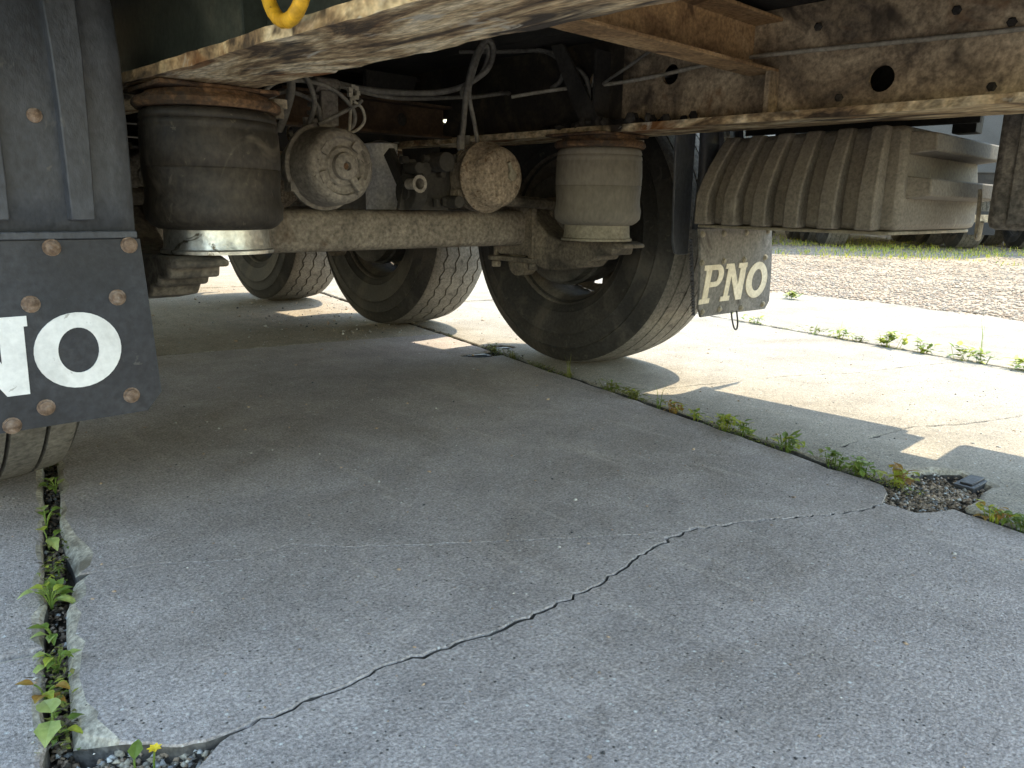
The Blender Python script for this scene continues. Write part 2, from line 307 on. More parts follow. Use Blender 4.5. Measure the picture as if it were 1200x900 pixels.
def lerp_path(P, step=.035, jit=.002):
    out = []
    for i in range(len(P)-1):
        a, b = np.array(P[i]), np.array(P[i+1]); n = max(1, int(np.linalg.norm(b-a)/step))
        nrm = np.array([-(b-a)[1], (b-a)[0]]); nrm = nrm/(np.linalg.norm(nrm)+1e-9)
        for k in range(n):
            q = a+(b-a)*k/n
            out.append(q+(nrm*random.gauss(0, jit) if k else 0))
    return out
def slab(poly, widths, mats=('conc','broken'), z=0, tilt=(0,0)):
    """poly: closed outline in (a,b) counter-clockwise seen in (a right,b up) or not; widths: worn edge width per vertex"""
    P = np.array([ab(*q) for q in poly]); n = len(P)
    ar = .5*np.sum(P[:,0]*np.roll(P[:,1],-1)-np.roll(P[:,0],-1)*P[:,1])
    if ar < 0: P = P[::-1]; widths = widths[::-1]
    T = np.roll(P,-1,0)-np.roll(P,1,0); T /= np.linalg.norm(T,axis=1)[:,None]+1e-9
    Nn = np.stack([-T[:,1], T[:,0]],1)
    W = np.array(widths)
    c = P.mean(0)
    def zz(q): return z+(q[0]-c[0])*tilt[0]+(q[1]-c[1])*tilt[1]
    top = P+Nn*W[:,None]; mid = P+Nn*(W*.35)[:,None]
    m = MB(); vs = [(*q, zz(q)) for q in top]+[(*q, zz(q)-.001-.15*wd) for q, wd in zip(mid, W)]+[(*q, zz(q)-.002-.6*wd) for q, wd in zip(P, W)]+[(*q, -.14) for q in P]
    m.add(vs, [tuple(range(n))], 0)
    big = [i for i in range(n)]
    for lv in range(3):
        for i in range(n):
            j = (i+1) % n
            mi = 2 if lv == 2 else (1 if max(W[i], W[j]) > .011 else 0)
            m.f.append((lv*n+j, lv*n+i, (lv+1)*n+i, (lv+1)*n+j)); m.m.append(mi)
    o = m.build('concrete_slab', list(mats)+['dirty_edge'], pave, sharp=0)
    return o
def wear(base, big=0, prob=.1):
    w_ = base*random.uniform(.6, 1.5)
    if random.random() < prob: w_ += big*random.random()
    return w_
def rect_slab(a0, a1, b0, b1, w_=.006, big=.02, mats=('conc','broken'), z=0, pa0=None, pa1=None, **kw):
    """pa0 / pa1: optional polylines [(a,b)..] from b0 to b1 for the near and far edges"""
    near = pa0 or [(a0,b0),(a0,b1)]; far = pa1 or [(a1,b0),(a1,b1)]
    pl = lerp_path(near,.035,.0022)[:]+lerp_path([near[-1], far[-1]])+lerp_path(far[::-1],.035,.0022)+lerp_path([far[0], near[0]])
    return slab(pl, [wear(w_, big) for _ in pl], mats, z, **kw)
# main crack / cross joint of the middle row (near edge of the big slab)
CR = [(-1.352,-.838),(-1.36,-.80),(-1.395,-.75),(-1.405,-.701),(-1.386,-.547),(-1.366,-.481),(-1.366,-.40),(-1.365,-.309),(-1.348,-.208),(-1.327,-.095),(-1.282,.014),(-1.235,.178),(-1.256,.318),(-1.311,.479),(-1.335,.60),(-1.33,.66)]
CRD = [lerp_path([CR[i], CR[i+1]], .012, .0032) for i in range(len(CR)-1)]
def crack(i, j): return [tuple(q) for d in CRD[i:j] for q in d]+[CR[j]]
def shift(P, da): return [(a+da, b) for a, b in P]
def edge_left(a):   # worn left edge of the big slab along the weedy joint
    return -.846+.006*max(0, vnoise(a*6, 1.0))+.018*math.exp(-((a+.85)/.10)**2)
CM = [(-1.235,.178),(-1.175,.02),(-1.089,-.188),(-1.04,-.30),(-.985,-.413),(-.93,-.489),(-.954,-.576),(-.90,-.70),(-.88,-.842+.02)]
CM = [tuple(q) for q in lerp_path(CM, .015, .002)]+[CM[-1]]
# big slab far piece
lf = [(a, edge_left(a)) for a in np.arange(1.045, -.88, -.05)]
pl = []; wd = []
def seg(P, w_, big=0, prob=.1, jit=.0015, step=.035):
    q = lerp_path(P, step, jit); pl.extend(q); wd.extend([wear(w_, big, prob) for _ in q])
seg(CM[::-1], .0006, .002, .05, 0, 1)
seg(crack(11,15)+[(-1.30,.72),(-1.27,.755)], .0014, .007, .08, 0, 1)
seg([(-1.27,.755),(-.3,.762),(.45,.762),(.455,.65),(.50,.60),(.53,.60),(.54,.70),(.56,.762),(1.045,.765)], .008, .012)
seg([(1.043,.765),(1.058,.3),(1.05,-.3),(1.045,edge_left(1.045))], .004)
for q in lf:
    pl.append(np.array(q)); wd.append(.006+.016*max(0, vnoise(q[0]*9, 2))+random.uniform(0,.006)+.020*math.exp(-((q[0]+.8)/.09)**2))
slab(pl, wd)
# wedge between hairline crack and main crack
pl = []; wd = []
seg(crack(1,11), .0014, .007, .08, 0, 1)
seg([(a-.0036*min(1, i/6), b) for i, (a, b) in enumerate(CM)], .0006, .002, .05, 0, 1)
for a in np.arange(-.90, -1.34, -.03):
    pl.append(np.array((a, edge_left(a)))); wd.append(.007+.02*abs(vnoise(a*11, 3))+random.uniform(0,.008)+.020*math.exp(-((a+1.33)/.08)**2))
slab(pl, wd)
# near slab of the middle row
pl = []; wd = []
nc = [(a-(.012 if b < -.7 else .0052+.004*max(0, vnoise(b*9, 4))), b) for a, b in crack(3,15)]
seg([(-4.0,-.842),(-1.49,-.838),(-1.46,-.76),(-1.44,-.722)], .012, .03, .3)
seg([(-1.44,-.722)]+nc[0:]+[(-1.40,.665),(-1.415,.70),(-1.42,.76)], .0014, .007, .08, 0, 1)
seg([(-1.42,.76),(-4.0,.762)], .008, .01)
seg([(-4.0,.762),(-4.0,-.842)], .008)
slab(pl, wd)
rect_slab(1.055, 3.56, -.845, .765, .008, .015, ('conc_sand','broken'), pa0=[(1.055,-.845),(1.06,-.3),(1.07,.3),(1.055,.765)], z=-.002)
rect_slab(3.575, 6.1, -.845, .765, .008, .02, ('conc_sand','broken'), z=.001)
rect_slab(6.115, 8.3, -.845, .765, .008, .02, ('conc_sand','broken'))
rect_slab(-7.0, -4.015, -.842, .762, .008)
# row left of the weedy joint
rect_slab(-3.0, -1.03, -2.50, -.872, .010, .014, pa1=[(-1.03,-2.5),(-1.05,-1.6),(-1.10,-.94),(-1.105,-.872)])
rect_slab(-1.03, 1.6, -2.50, -.872, .010, .014, pa0=[(-1.0275,-2.5),(-1.0475,-1.6),(-1.0975,-.94),(-1.1025,-.872)])
rect_slab(1.62, 4.2, -2.50, -.872, .010, .014, z=.003)
rect_slab(4.22, 6.8, -2.50, -.872, .010, .014)
rect_slab(-5.6, -3.02, -2.50, -.872, .010, .014)
for a0 in (-6.3, -3.7, -1.1, 1.5, 4.1):
    rect_slab(a0, a0+2.585, -4.16, -2.52, .01, .02, z=random.uniform(-.004,.004)); rect_slab(a0+.8, a0+3.385, -5.82, -4.18, .01, .02, z=random.uniform(-.004,.004))
# row right of joint two
E1 = [(-1.262,.80),(-1.255,.86),(-1.262,.93),(-1.275,.99)]
pl = []; wd = []
seg([(-4.1,.785),(-1.44,.782),(-1.425,.80),(-1.42,.86),(-1.40,.91),(-1.385,.97)], .008, .012)
seg([(-1.385,.97),(-1.30,1.005),(-1.262,.97),(-1.243,.90),(-1.245,.83),(-1.22,.782)], .016, .02)
seg([(-1.22,.782),(-1.028,.785)], .008, .01)
R2 = [(-1.028,.785),(-1.036,.866),(-1.012,1.273),(-1.068,1.436),(-1.102,1.7),(-1.15,2.42)]
seg(R2, .003, .006, .15, .003, .02)
seg([(-1.15,2.42),(-4.1,2.418)], .008, .01); seg([(-4.1,2.418),(-4.1,.785)], .008)
slab(pl, wd, ('conc2','broken'))
R1 = [(-.30,.785),(-.316,.959),(-.345,1.213),(-.38,1.53),(-.455,1.777),(-.48,2.1),(-.52,2.42)]
rect_slab(0,0,.785,2.42,.003,.006,('conc2','broken'), pa0=shift(R2,.003), pa1=shift(R1,-.0015))
pl = []; wd = []
seg(R1, .003, .006, .15, .003, .02); seg([(-.52,2.42),(2.1,2.42)], .008, .01); seg([(2.1,2.42),(2.1,.785)], .008)
seg([(2.1,.785),(.66,.785),(.65,.87),(.60,.90),(.57,.89),(.575,.80),(.56,.785),(-.30,.785)], .008, .01)
slab(pl, wd, ('conc2','broken'))
rect_slab(2.115, 4.7, .785, 2.42, .008, .02, ('conc2','broken'), z=.004); rect_slab(4.715, 7.3, .785, 2.42, .008, .02, ('conc2','broken'))
rect_slab(-6.6, -4.115, .785, 2.42, .008, .02, ('conc2','broken'))
# row three
rect_slab(-3.6, -.96, 2.434, 3.99, .008, .015, ('conc2','broken')); rect_slab(-.945, 1.66, 2.434, 3.99, .008, .015, ('conc2','broken'), z=.002)
rect_slab(1.675, 4.26, 2.434, 3.99, .008, .015, ('conc2','broken')); rect_slab(4.275, 6.9, 2.434, 3.99, .008, .015, ('conc2','broken'))
rect_slab(-6.2, -3.615, 2.434, 3.99, .008, .015, ('conc2','broken'))

# gravel yard beyond the slabs, spilling over their edge
aa = np.arange(-9, 22, .12); bb = np.concatenate([np.arange(3.3, 5.2, .08), np.arange(5.2, 20, .4)])
GV = []; GF = []
def gz(a, b):
    e = 3.72+.14*vnoise(a*1.3, 0)+.05*vnoise(a*6, 2)+.10*(a+.3)*(-.45 if a > -.3 else .15)
    t = max(-1, min(1, (b-e)/.25)); return -.03+.032*t+.02*(1 if b > e else 0)*min(1, (b-e)/1.5)+.006*vnoise(a*4, b*4)
for b in bb:
    for a in aa: GV.append((*ab(a,b), gz(a,b)))
na = len(aa)
for i in range(len(bb)-1):
    for j in range(na-1): GF.append((i*na+j, i*na+j+1, (i+1)*na+j+1, (i+1)*na+j))
gy = bpy.data.objects.new('gravel_yard', fast_mesh('gravel_yard', GV, GF, None, ['sand'])); COL.objects.link(gy); tag(gy, kind='structure')
for p in gy.data.polygons: p.use_smooth = True
n = 52000; b_ = 3.45+RNG.exponential(2.3, n); a_ = RNG.uniform(-5, 9, n)+.25*(b_-3.5)
keep = b_ < 11; a_, b_ = a_[keep], b_[keep]; z_ = np.array([gz(a, b) for a, b in zip(a_, b_)])
kk = z_ > -.004; a_, b_, z_ = a_[kk], b_[kk], z_[kk]
C = np.stack([AV[0]*a_+BV[0]*b_, AV[1]*a_+BV[1]*b_, z_+.002], 1)
tag(pebbles('loose_gravel', C, RNG.uniform(.006, .019, len(C)), ['gravel','gravel_pale'], RNG.integers(0,2,len(C))), 'loose grey and tan gravel covering the yard beyond the slabs', 'gravel', kind='stuff')
# grit scattered over the slabs
n = 9000; a_ = RNG.uniform(-1.9, 4.5, n); b_ = RNG.uniform(-2.0, 3.6, n)
C = np.stack([AV[0]*a_+BV[0]*b_, AV[1]*a_+BV[1]*b_, np.full(n, .0008)], 1); S = .0009+RNG.exponential(.0009, n); S = np.minimum(S, .007)
# a little drift of coarser crumbs near the second wheel and under the axle
m2 = 500; c2 = np.stack([RNG.normal(.75,.35,m2), RNG.normal(1.6,.45,m2), np.full(m2,.001)],1); s2 = .001+RNG.exponential(.0022,m2)
tag(pebbles('scattered_grit', np.concatenate([C,c2]), np.concatenate([S,np.minimum(s2,.012)]), ['grit','gravel','black_iron'], RNG.choice([0,1,2], n+m2, p=[.5,.38,.12])), 'fine grit and crumbs scattered over the concrete slabs', 'grit', kind='stuff')
# crumbs in the joints and in the hole
def joint_crumbs(bc, wj, a0, a1, n):
    a = RNG.uniform(a0, a1, n); b = bc+RNG.uniform(-wj, wj, n); return np.stack([AV[0]*a+BV[0]*b, AV[1]*a+BV[1]*b, RNG.uniform(-.044,-.022,n)],1)
a = RNG.normal(-1.335,.045,2600); b = RNG.normal(.80,.075,2600)
hole = np.stack([AV[0]*a+BV[0]*b, AV[1]*a+BV[1]*b, -.013+.006*RNG.random(2600)-.10*np.abs(b-.80)**2],1)
a = RNG.uniform(-1.46,-1.36,700); b = RNG.uniform(-.86,-.70,700); corner = np.stack([AV[0]*a+BV[0]*b, AV[1]*a+BV[1]*b, RNG.uniform(-.03,-.012,700)],1)
C = np.concatenate([joint_crumbs(-.857,.014,-1.6,1.5,2500), joint_crumbs(.774,.010,-2,2,2500), joint_crumbs(2.427,.007,-2,3,1200), hole, corner])
CM_ = np.concatenate([RNG.choice([0,1,2],len(C)-700,p=[.62,.28,.10]), RNG.choice([0,2,3],700,p=[.3,.2,.5])])
tag(pebbles('joint_rubble', C, RNG.uniform(.002,.0065,len(C)), ['soil_crumb','dirt','grit','broken'], CM_), 'brown rubble and dirt filling the slab joints and the broken hole', 'rubble', kind='stuff')
m = MB()   # soil cushion in the hole
m.add([(*ab(-1.34+.09*math.cos(t)*(1+.2*math.sin(3*t)), .80+.17*math.sin(t)), -.03) for t in np.linspace(0,6.28,24)[:-1]]+[(*ab(-1.34,.80),-.010)], [(i,(i+1)%23,23) for i in range(23)])
tag(m.build('hole_soil', 'dirt'), kind='structure')
# iron lifting lugs set in the slabs
def lug(a, b, la, lb, rot, label, z0=-.03, z1=-.004):
    m = MB(); m.box((-la/2,-lb/2,z0),(la/2,lb/2,z1)); m.box((-la*.36,-lb*.3,z1+.0003),(la*.36,lb*.3,z1+.004))
    o = m.build('lifting_lug', 'black_iron', bevel=.004); x, y = ab(a,b); o.location = (x,y,0); o.rotation_euler = (0,0,rot)
    return tag(o, label, 'lifting lug', 'iron lugs sunk in the slabs')
lug(-1.35,.965,.105,.045,R(-5), 'black iron lug lying at the right rim of the rubble hole', -.03, -.001)
lug(.515,.67,.12,.05,R(-15), 'thin dark iron lug on the near side of the joint by the nearest wheel', -.03,-.006)
lug(.605,.84,.10,.045,R(-15), 'thin dark iron lug on the far side of the joint by the nearest wheel', -.03,-.006)

# ------------------------------------------------------------------ the trailer
T = empty('semi_trailer'); tag(T, 'old grey three-axle semi trailer seen from below at its rear, rusty frame and lettered flaps', 'trailer')
S_AX = 1.265; AXLES = (0, S_AX, 2*S_AX); HZ = .517; WX = 1.06
# flat load deck above
for k_ in range(10):
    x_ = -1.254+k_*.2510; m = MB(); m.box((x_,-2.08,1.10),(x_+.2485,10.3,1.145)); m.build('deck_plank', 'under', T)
for s in (-1, 1):   # side raves
    m = MB(); m.box((s*1.277-.02,-2.10,1.02),(s*1.277+.02,10.4,1.16)); m.build('side_rave', 'under', T)
# main rails
def rail(sx, mats):
    r = empty('frame_rail', T)
    x0, x1 = sorted((sx*.56, sx*.75)); xc = sx*.655
    # wavy lower flange plate
    m = MB(); ys = np.arange(-2.07, 6.0, .03); n_ = len(ys); vs = []
    for y in ys:
        dz = .003*vnoise(y*7, sx); dx = .004*vnoise(y*11, 3+sx)+.004*vnoise(y*37, 1+sx)+random.gauss(0,.0012); dq = .003*vnoise(y*13, 7+sx)+random.gauss(0,.001)
        ra = -sx*.008*max(0, vnoise(y*23, 5))
        vs += [(x0+dx+(ra if sx > 0 else 0),y,.818+dz),(x1+(dx if sx < 0 else 0)+dq+(ra if sx < 0 else 0),y,.818-dz*.6),(x1+dq,y,.838),(x0+dq,y,.838+dz*.4)]
    fs = []
    for i in range(n_-1):
        for k in range(4): fs.append((i*4+k, i*4+(k+1)%4, i*4+4+(k+1)%4, i*4+4+k))
    fs += [(0,1,2,3), tuple((n_-1)*4+k for k in range(4))]
    m.add(vs, fs); m.build('lower_flange', mats[1], r, sharp=40)
    # web with round holes cut out
    m = MB(); z0, z1 = .8382, 1.098; t = .006
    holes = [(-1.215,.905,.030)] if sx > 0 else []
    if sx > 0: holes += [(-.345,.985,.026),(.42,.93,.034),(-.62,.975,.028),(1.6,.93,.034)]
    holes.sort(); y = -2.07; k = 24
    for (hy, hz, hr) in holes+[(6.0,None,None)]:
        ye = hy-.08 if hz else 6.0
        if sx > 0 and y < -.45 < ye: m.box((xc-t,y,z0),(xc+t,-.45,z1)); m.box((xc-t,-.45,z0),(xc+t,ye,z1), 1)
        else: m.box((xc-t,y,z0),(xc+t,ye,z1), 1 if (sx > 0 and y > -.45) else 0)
        if hz:
            a, b = hy-.08, hy+.08; outer = []
            for i in range(k):
                th = 2*math.pi*i/k; c, s_ = math.cos(th), math.sin(th)
                q = min((.08/abs(c)) if abs(c) > 1e-6 else 9, ((z1-hz) if s_ > 0 else (hz-z0))/abs(s_) if abs(s_) > 1e-6 else 9)
                outer.append((hy+c*q, hz+s_*q))
            for xx in (xc-t, xc+t):
                V = [(xx,p[0],p[1]) for p in outer]+[(xx,hy+hr*math.cos(2*math.pi*i/k),hz+hr*math.sin(2*math.pi*i/k)) for i in range(k)]
                F = [(i,(i+1)%k,(i+1)%k+k,i+k) for i in range(k)]
                # corners of the square
                corners = [(a,z0),(b,z0),(b,z1),(a,z1)]
                for cy, cz in corners:
                    best = sorted(range(k), key=lambda i: (outer[i][0]-cy)**2+(outer[i][1]-cz)**2)[:2]
                    i, j = best
                    if (i+1) % k == j or (j+1) % k == i:
                        V.append((xx,cy,cz)); F.append((i,j,len(V)-1))
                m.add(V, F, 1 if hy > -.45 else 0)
            V = [(xx,hy+hr*math.cos(2*math.pi*i/k),hz+hr*math.sin(2*math.pi*i/k)) for xx in (xc-t,xc+t) for i in range(k)]
            m.add(V, [(i,(i+1)%k,(i+1)%k+k,i+k) for i in range(k)])
            y = b
    m.build('web', [mats[0],'front_web'], r, sharp=30)
    return r
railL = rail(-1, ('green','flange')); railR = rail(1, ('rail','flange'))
# ragged rust scale along the right rail's lower edge, stiffeners, hanger gussets
m = MB(); m.box((.60,-.958,.8385),(.648,-.945,.945)); m.build('stiffener', 'rail', railR)
m = MB(); m.box((-.70,-.76,.839),(-.662,-.752,1.09)); m.build('stiffener', 'green', railL)
m = MB(); m.prism([(-.44,.8386),(-.36,.8386),(-.22,1.09),(-.27,1.09)], 'x', .570, .580); m.box((.5805,-.40,.8386),(.648,-.39,1.06)); m.build('gusset_plate', 'under', railR)
m = MB()
for q in range(70):
    yy = random.gauss(-.42,.12); rr_ = random.uniform(.008,.022); m.lathe([(-rr_*.6,0),(-rr_*.3,rr_*.8),(rr_*.1,rr_),(rr_*.5,rr_*.5),(rr_*.6,0)], (random.uniform(.562,.645), yy, .842+random.random()*.012), random.choice('xyz'), 6)
tag(m.build('mud_crust', 'under', railR), kind='stuff')
# cross members (channels open to the rear)
def crossm(y, z0, z1, mt, x0=-.648, x1=.648, fl=.085):
    m = MB(); t = .009
    m.prism([(y,z0),(y+fl,z0),(y+fl,z1),(y,z1),(y,z1-t),(y+fl-t,z1-t),(y+fl-t,z0+t),(y,z0+t)], 'x', x0, x1); return m.build('cross_member', mt, T, sharp=30, bevel=.002)
crossm(-.955, .944, 1.075, 'cross')
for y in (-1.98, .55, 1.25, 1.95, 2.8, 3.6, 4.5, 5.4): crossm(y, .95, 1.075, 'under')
# brown channel between the hangers, with a hole
m = MB(); x0, x1, z0, z1, yc = -.10, .56, .842, .935, .30; hx, hz, hr = .378, .888, .022; k = 20
def plate_with_hole(m, y, x0, x1, z0, z1, hx, hz, hr):
    V = []; F = []
    for i in range(k):
        th = 2*math.pi*i/k+math.pi/4; c, s_ = math.cos(th), math.sin(th); q = .04/max(abs(c),abs(s_)); V.append((hx+c*q,y,hz+s_*q))
    for i in range(k): th = 2*math.pi*i/k+math.pi/4; V.append((hx+hr*math.cos(th),y,hz+hr*math.sin(th)))
    F = [(i,(i+1)%k,(i+1)%k+k,i+k) for i in range(k)]; m.add(V, F)
    for a in ((x0,z0,hx-.04,z1),(hx+.04,z0,x1,z1),(hx-.04,z0,hx+.04,hz-.04),(hx-.04,hz+.04,hx+.04,z1)):
        m.add([(a[0],y,a[1]),(a[2],y,a[1]),(a[2],y,a[3]),(a[0],y,a[3])], [(0,1,2,3)])
plate_with_hole(m, yc, x0, x1, z0, z1, hx, hz, hr); plate_with_hole(m, yc+.008, x0, x1, z0, z1, hx, hz, hr)
m.box((x0,yc-.05,z0-.009),(x1,yc+.008,z0-.0005)); m.box((x0,yc-.05,z1+.0005),(x1,yc+.008,z1+.009))
m.build('hanger_channel', 'dark_cross', T)
m = MB(); m.prism([(.22,.946),(.40,.946),(.43,1.03),(.22,1.03)], 'y', .28, .30); m.build('hanger_bracket', 'under', T)
for X in (-.685, .685):
    for Y0 in AXLES:
        m = MB(); m.prism([(Y0+.42,.8178),(Y0+.66,.8178),(Y0+.60,.56),(Y0+.46,.56)], 'x', X-.05, X-.042); m.prism([(Y0+.42,.8178),(Y0+.66,.8178),(Y0+.60,.56),(Y0+.46,.56)], 'x', X+.042, X+.05)
        m.box((X-.0415,Y0+.625,.60),(X+.0415,Y0+.64,.8176)); m.build('spring_hanger', 'under', T)
# axles with arms, air springs
def rounded_rect(w_, h, r, n_=4):
    P = []
    for cx, cy, a0 in ((w_/2-r,h/2-r,0),(-w_/2+r,h/2-r,90),(-w_/2+r,-h/2+r,180),(w_/2-r,-h/2+r,270)):
        for i in range(n_+1): t = R(a0+90*i/n_); P.append((cx+r*math.cos(t), cy+r*math.sin(t)))
    return P
ARM = [(.54,.655),(.46,.665),(.2,.635),(.09,.612),(-.04,.610),(-.085,.585),(-.12,.545),(-.17,.507),(-.23,.492),(-.47,.496),(-.50,.488),(-.50,.476),(-.455,.474),(-.45,.452),(-.40,.450),(-.39,.433),(-.355,.430),(-.335,.408),(-.24,.392),(-.15,.388),(-.10,.405),(-.085,.405),(-.07,.43),(.075,.43),(.09,.45),(.14,.50),(.3,.545),(.5,.575),(.55,.60)]
axle_protos = []
def axle(Y0):
    ax = empty('axle', T, (0,Y0,0))
    m = MB(); m.prism([(y, z+HZ+.008) for y, z in rounded_rect(.118,.118,.03)], 'x', -.92, .92); m.build('axle_beam', 'axle', ax, sharp=40)
    for s in (-1, 1):
        m = MB(); m.prism(ARM, 'x', s*.685-.052, s*.685+.052); m.build('trailing_arm', 'arm', ax, sharp=30, bevel=.009)
        m = MB()
        for yy in (-.095, .095):
            m.tube([(s*.685-.045,yy,.40),(s*.685-.045,yy,.63)], .011, 8); m.tube([(s*.685+.045,yy,.40),(s*.685+.045,yy,.63)], .011, 8)
            for xx in (-.045,.045): m.lathe([(.382,.019),(.405,.019)], (s*.685+xx,yy,0), 'z', 6); m.lathe([(.612,.019),(.632,.019)], (s*.685+xx,yy,0), 'z', 6)
        m.box((s*.685-.07,-.115,.407),(s*.685+.07,.115,.4115+.013)); m.build('axle_clamp', 'arm', ax, bevel=.004)
        m = MB(); m.lathe([(-.03,.045),(.03,.045)], (s*.685,-.0,.40), 'x', 20); m.build('clamp_saddle', 'arm', ax)
    # camshafts, brackets
    for s in (-1, 1):
        m = MB(); m.tube([(s*.86,-.11,.60),(s*.33,-.13,.625)], .019, 10, smooth=False); m.prism([(-.17,.58),(-.09,.58),(-.06,.68),(-.17,.68)], 'x', s*.36-.006, s*.36+.006); m.build('brake_camshaft', 'arm', ax)
    return ax
axles = [axle(0)]
for Y0 in AXLES[1:]: axles.append(copy_tree(axles[0], T, (0,Y0,0)))
def bag_mesh(zt, zb, r=.1325):
    pr = [(zt,.10),(zt,.122),(zt-.006,.128),(zt-.016,.131),(zt-.020,.1285),(zt-.024,.1315),(zt-.032,.1325),(zt-.036,.1305),(zt-.04,.1325),(zt-.08,r+.0015),(zt-.108,r+.001),(zt-.110,r-.001),(zt-.112,r+.001),(zt-.15,r-.002),(zt-.17,r-.001),(zb+.045,r+.003),(zb+.02,r+.001),(zb+.008,r-.010),(zb+.001,r-.022),(zb,r-.034),(zb+.01,r-.045)]
    m = MB(); m.lathe(pr, seg=48); return m
def air_spring(x, y, bellows, piston, ax=T, label=None):
    e = empty('air_spring', T, (x,y,0))
    bag_mesh(.775, .546).build('bellows', bellows, e, sharp=60)
    m = MB(); m.lathe([(.551,.09),(.551,.102),(.520,.1035),(.508,.106),(.505,.111),(.4985,.111),(.4985,.05)], seg=40); m.build('piston', piston, e)
    m = MB(); m.lathe([(.7755,.08),(.7755,.135),(.782,.141),(.790,.140),(.797,.133),(.797,.08)], seg=40); m.build('bead_plate', 'rust', e)
    m = MB(); m.prism([((.118+.006*math.sin(3*t+1)+random.uniform(-.003,.003))*math.cos(t), (.118+.006*math.sin(2*t))*math.sin(t)) for t in np.linspace(0,2*math.pi,29)[:-1]], 'z', .7975, .808); m.build('mounting_plate', 'rust', e, bevel=.002)
    m = MB(); m.prism([(-.13,-.10),(.10,-.11),(.13,.10),(-.12,.12)], 'z', .8085, .8165); m.build('spacer_plate', 'rust', e, bevel=.002)
    m = MB(); m.lathe([(.770,.012),(.790,.012),(.79,.02),(.8074,.02)], (.125,-.05,0), 'z', 8); m.build('stud', 'arm', e)
    if label: e['label'] = label
    return e
for s in (-1, 1):
    for k, Y0 in enumerate(AXLES):
        air_spring(s*.612, Y0-.40, 'bag_dark' if s < 0 else 'bag_dust', 'zinc' if s < 0 else 'pist_dust', label=None if k else ('dark bellows with rusty top and shiny piston' if s < 0 else 'dust coated bellows inside the nearest wheel'))
# wheels
def tyre_mesh(zig):
    seg_ = 176; gx = (-.102,-.036,.036,.102); cr = lambda x: .519-.011*(x/.15)**2
    prof = [(-.135,.270),(-.148,.279),(-.158,.286),(-.166,.297),(-.172,.310),(-.1765,.314),(-.176,.319),(-.186,.345),(-.1915,.375),(-.1925,.392),(-.1955,.396),(-.1925,.402),(-.190,.425),(-.1845,.446),(-.1875,.451),(-.182,.456),(-.175,.472),(-.168,.484),(-.163,.494),(-.155,.503),(-.149,.5075)]
    mats_ = [0]*len(prof); zg = [0]*len(prof); mats_[-1] = 1; mats_[-2] = 1
    for i, g_ in enumerate(gx):
        wv = .0042
        for (xx, dd) in ((g_-wv,0),(g_-wv+.0012,.011),(g_+wv-.0012,.011),(g_+wv,0)):
            prof.append((xx, cr(xx)-dd)); mats_.append(2 if dd else 1); zg.append(1)
        if i < 3: mid = (g_+gx[i+1])/2; prof.append((mid, cr(mid))); mats_.append(1); zg.append(0)
    left = [(-x, r_) for x, r_ in prof[:21]][::-1]
    mats_ += [1,1]+[0]*19; prof += left; zg += [0]*21
    n_ = len(prof); V = []; F = []; MI = []
    for k_ in range(seg_):
        a = 2*math.pi*k_/seg_; tri = (abs((k_ % 4)-2)-1)
        for (x, r_), z_ in zip(prof, zg):
            xx = x+(tri*.0075 if (z_ and zig) else 0)
            if .40 < r_ < .447 and abs(x) > .18 and k_ % 2: xx -= math.copysign(.0022, x)
            V.append([xx, r_*math.cos(a), r_*math.sin(a)])
    V = np.array(V); V[:,2] = np.maximum(V[:,2], -HZ)
    bulge = np.clip((-V[:,2]-.40)/.12, 0, 1)*(np.abs(V[:,0]) > .152); V[:,0] *= 1+.05*bulge
    for k_ in range(seg_):
        k2 = (k_+1) % seg_
        for i in range(n_-1): F.append((k_*n_+i, k2*n_+i, k2*n_+i+1, k_*n_+i+1)); MI.append(1 if (i >= 19 and i < n_-20) else 0)
    # grooves stay dark
    for q, f in enumerate(F):
        i = q % (n_-1)
        if mats_[i] == 2 and mats_[i+1] == 2: MI[q] = 0
    me = fast_mesh('tyre', V, F, MI, ['side','tread']); me.shade_smooth(); me.set_sharp_from_angle(angle=R(38)); return me
TY = {0: tyre_mesh(False), 1: tyre_mesh(True)}
mr = MB(); mr.lathe([(-.150,.292),(-.158,.296),(-.160,.290),(-.152,.279),(-.135,.274),(-.118,.258),(-.09,.250),(.08,.250),(.118,.258),(.135,.274),(.152,.279),(.160,.290),(.158,.296),(.150,.292)], axis='x', seg=48, cap=False)
ME_RIM = mr.mesh('rim', 'rim')
md = MB(); k = 60; rr = [.06,.11,.165,.18,.218,.2345,.2495]; xo = [.075,.075,.07,.068,.06,.055,.05]
V = [(xo[i],rr[i]*math.cos(2*math.pi*j/k),rr[i]*math.sin(2*math.pi*j/k)) for j in range(k) for i in range(7)]; F = []
for j in range(k):
    for i in range(6):
        ph = j % 6
        if (i == 3 and ph in (1,2)): continue
        F.append((j*7+i, ((j+1)%k)*7+i, ((j+1)%k)*7+i+1, j*7+i+1))
md.add(V, F); ME_DISC = md.mesh('wheel_disc', 'rim')
mdr = MB(); mdr.lathe([(-.20,.07),(-.20,.185),(-.192,.198),(-.15,.200),(-.145,.210),(-.12,.210),(-.115,.203),(-.02,.203),(.055,.16),(.060,.05)], axis='x', seg=44)
ME_DRUM = mdr.mesh('brake_drum', 'drum')
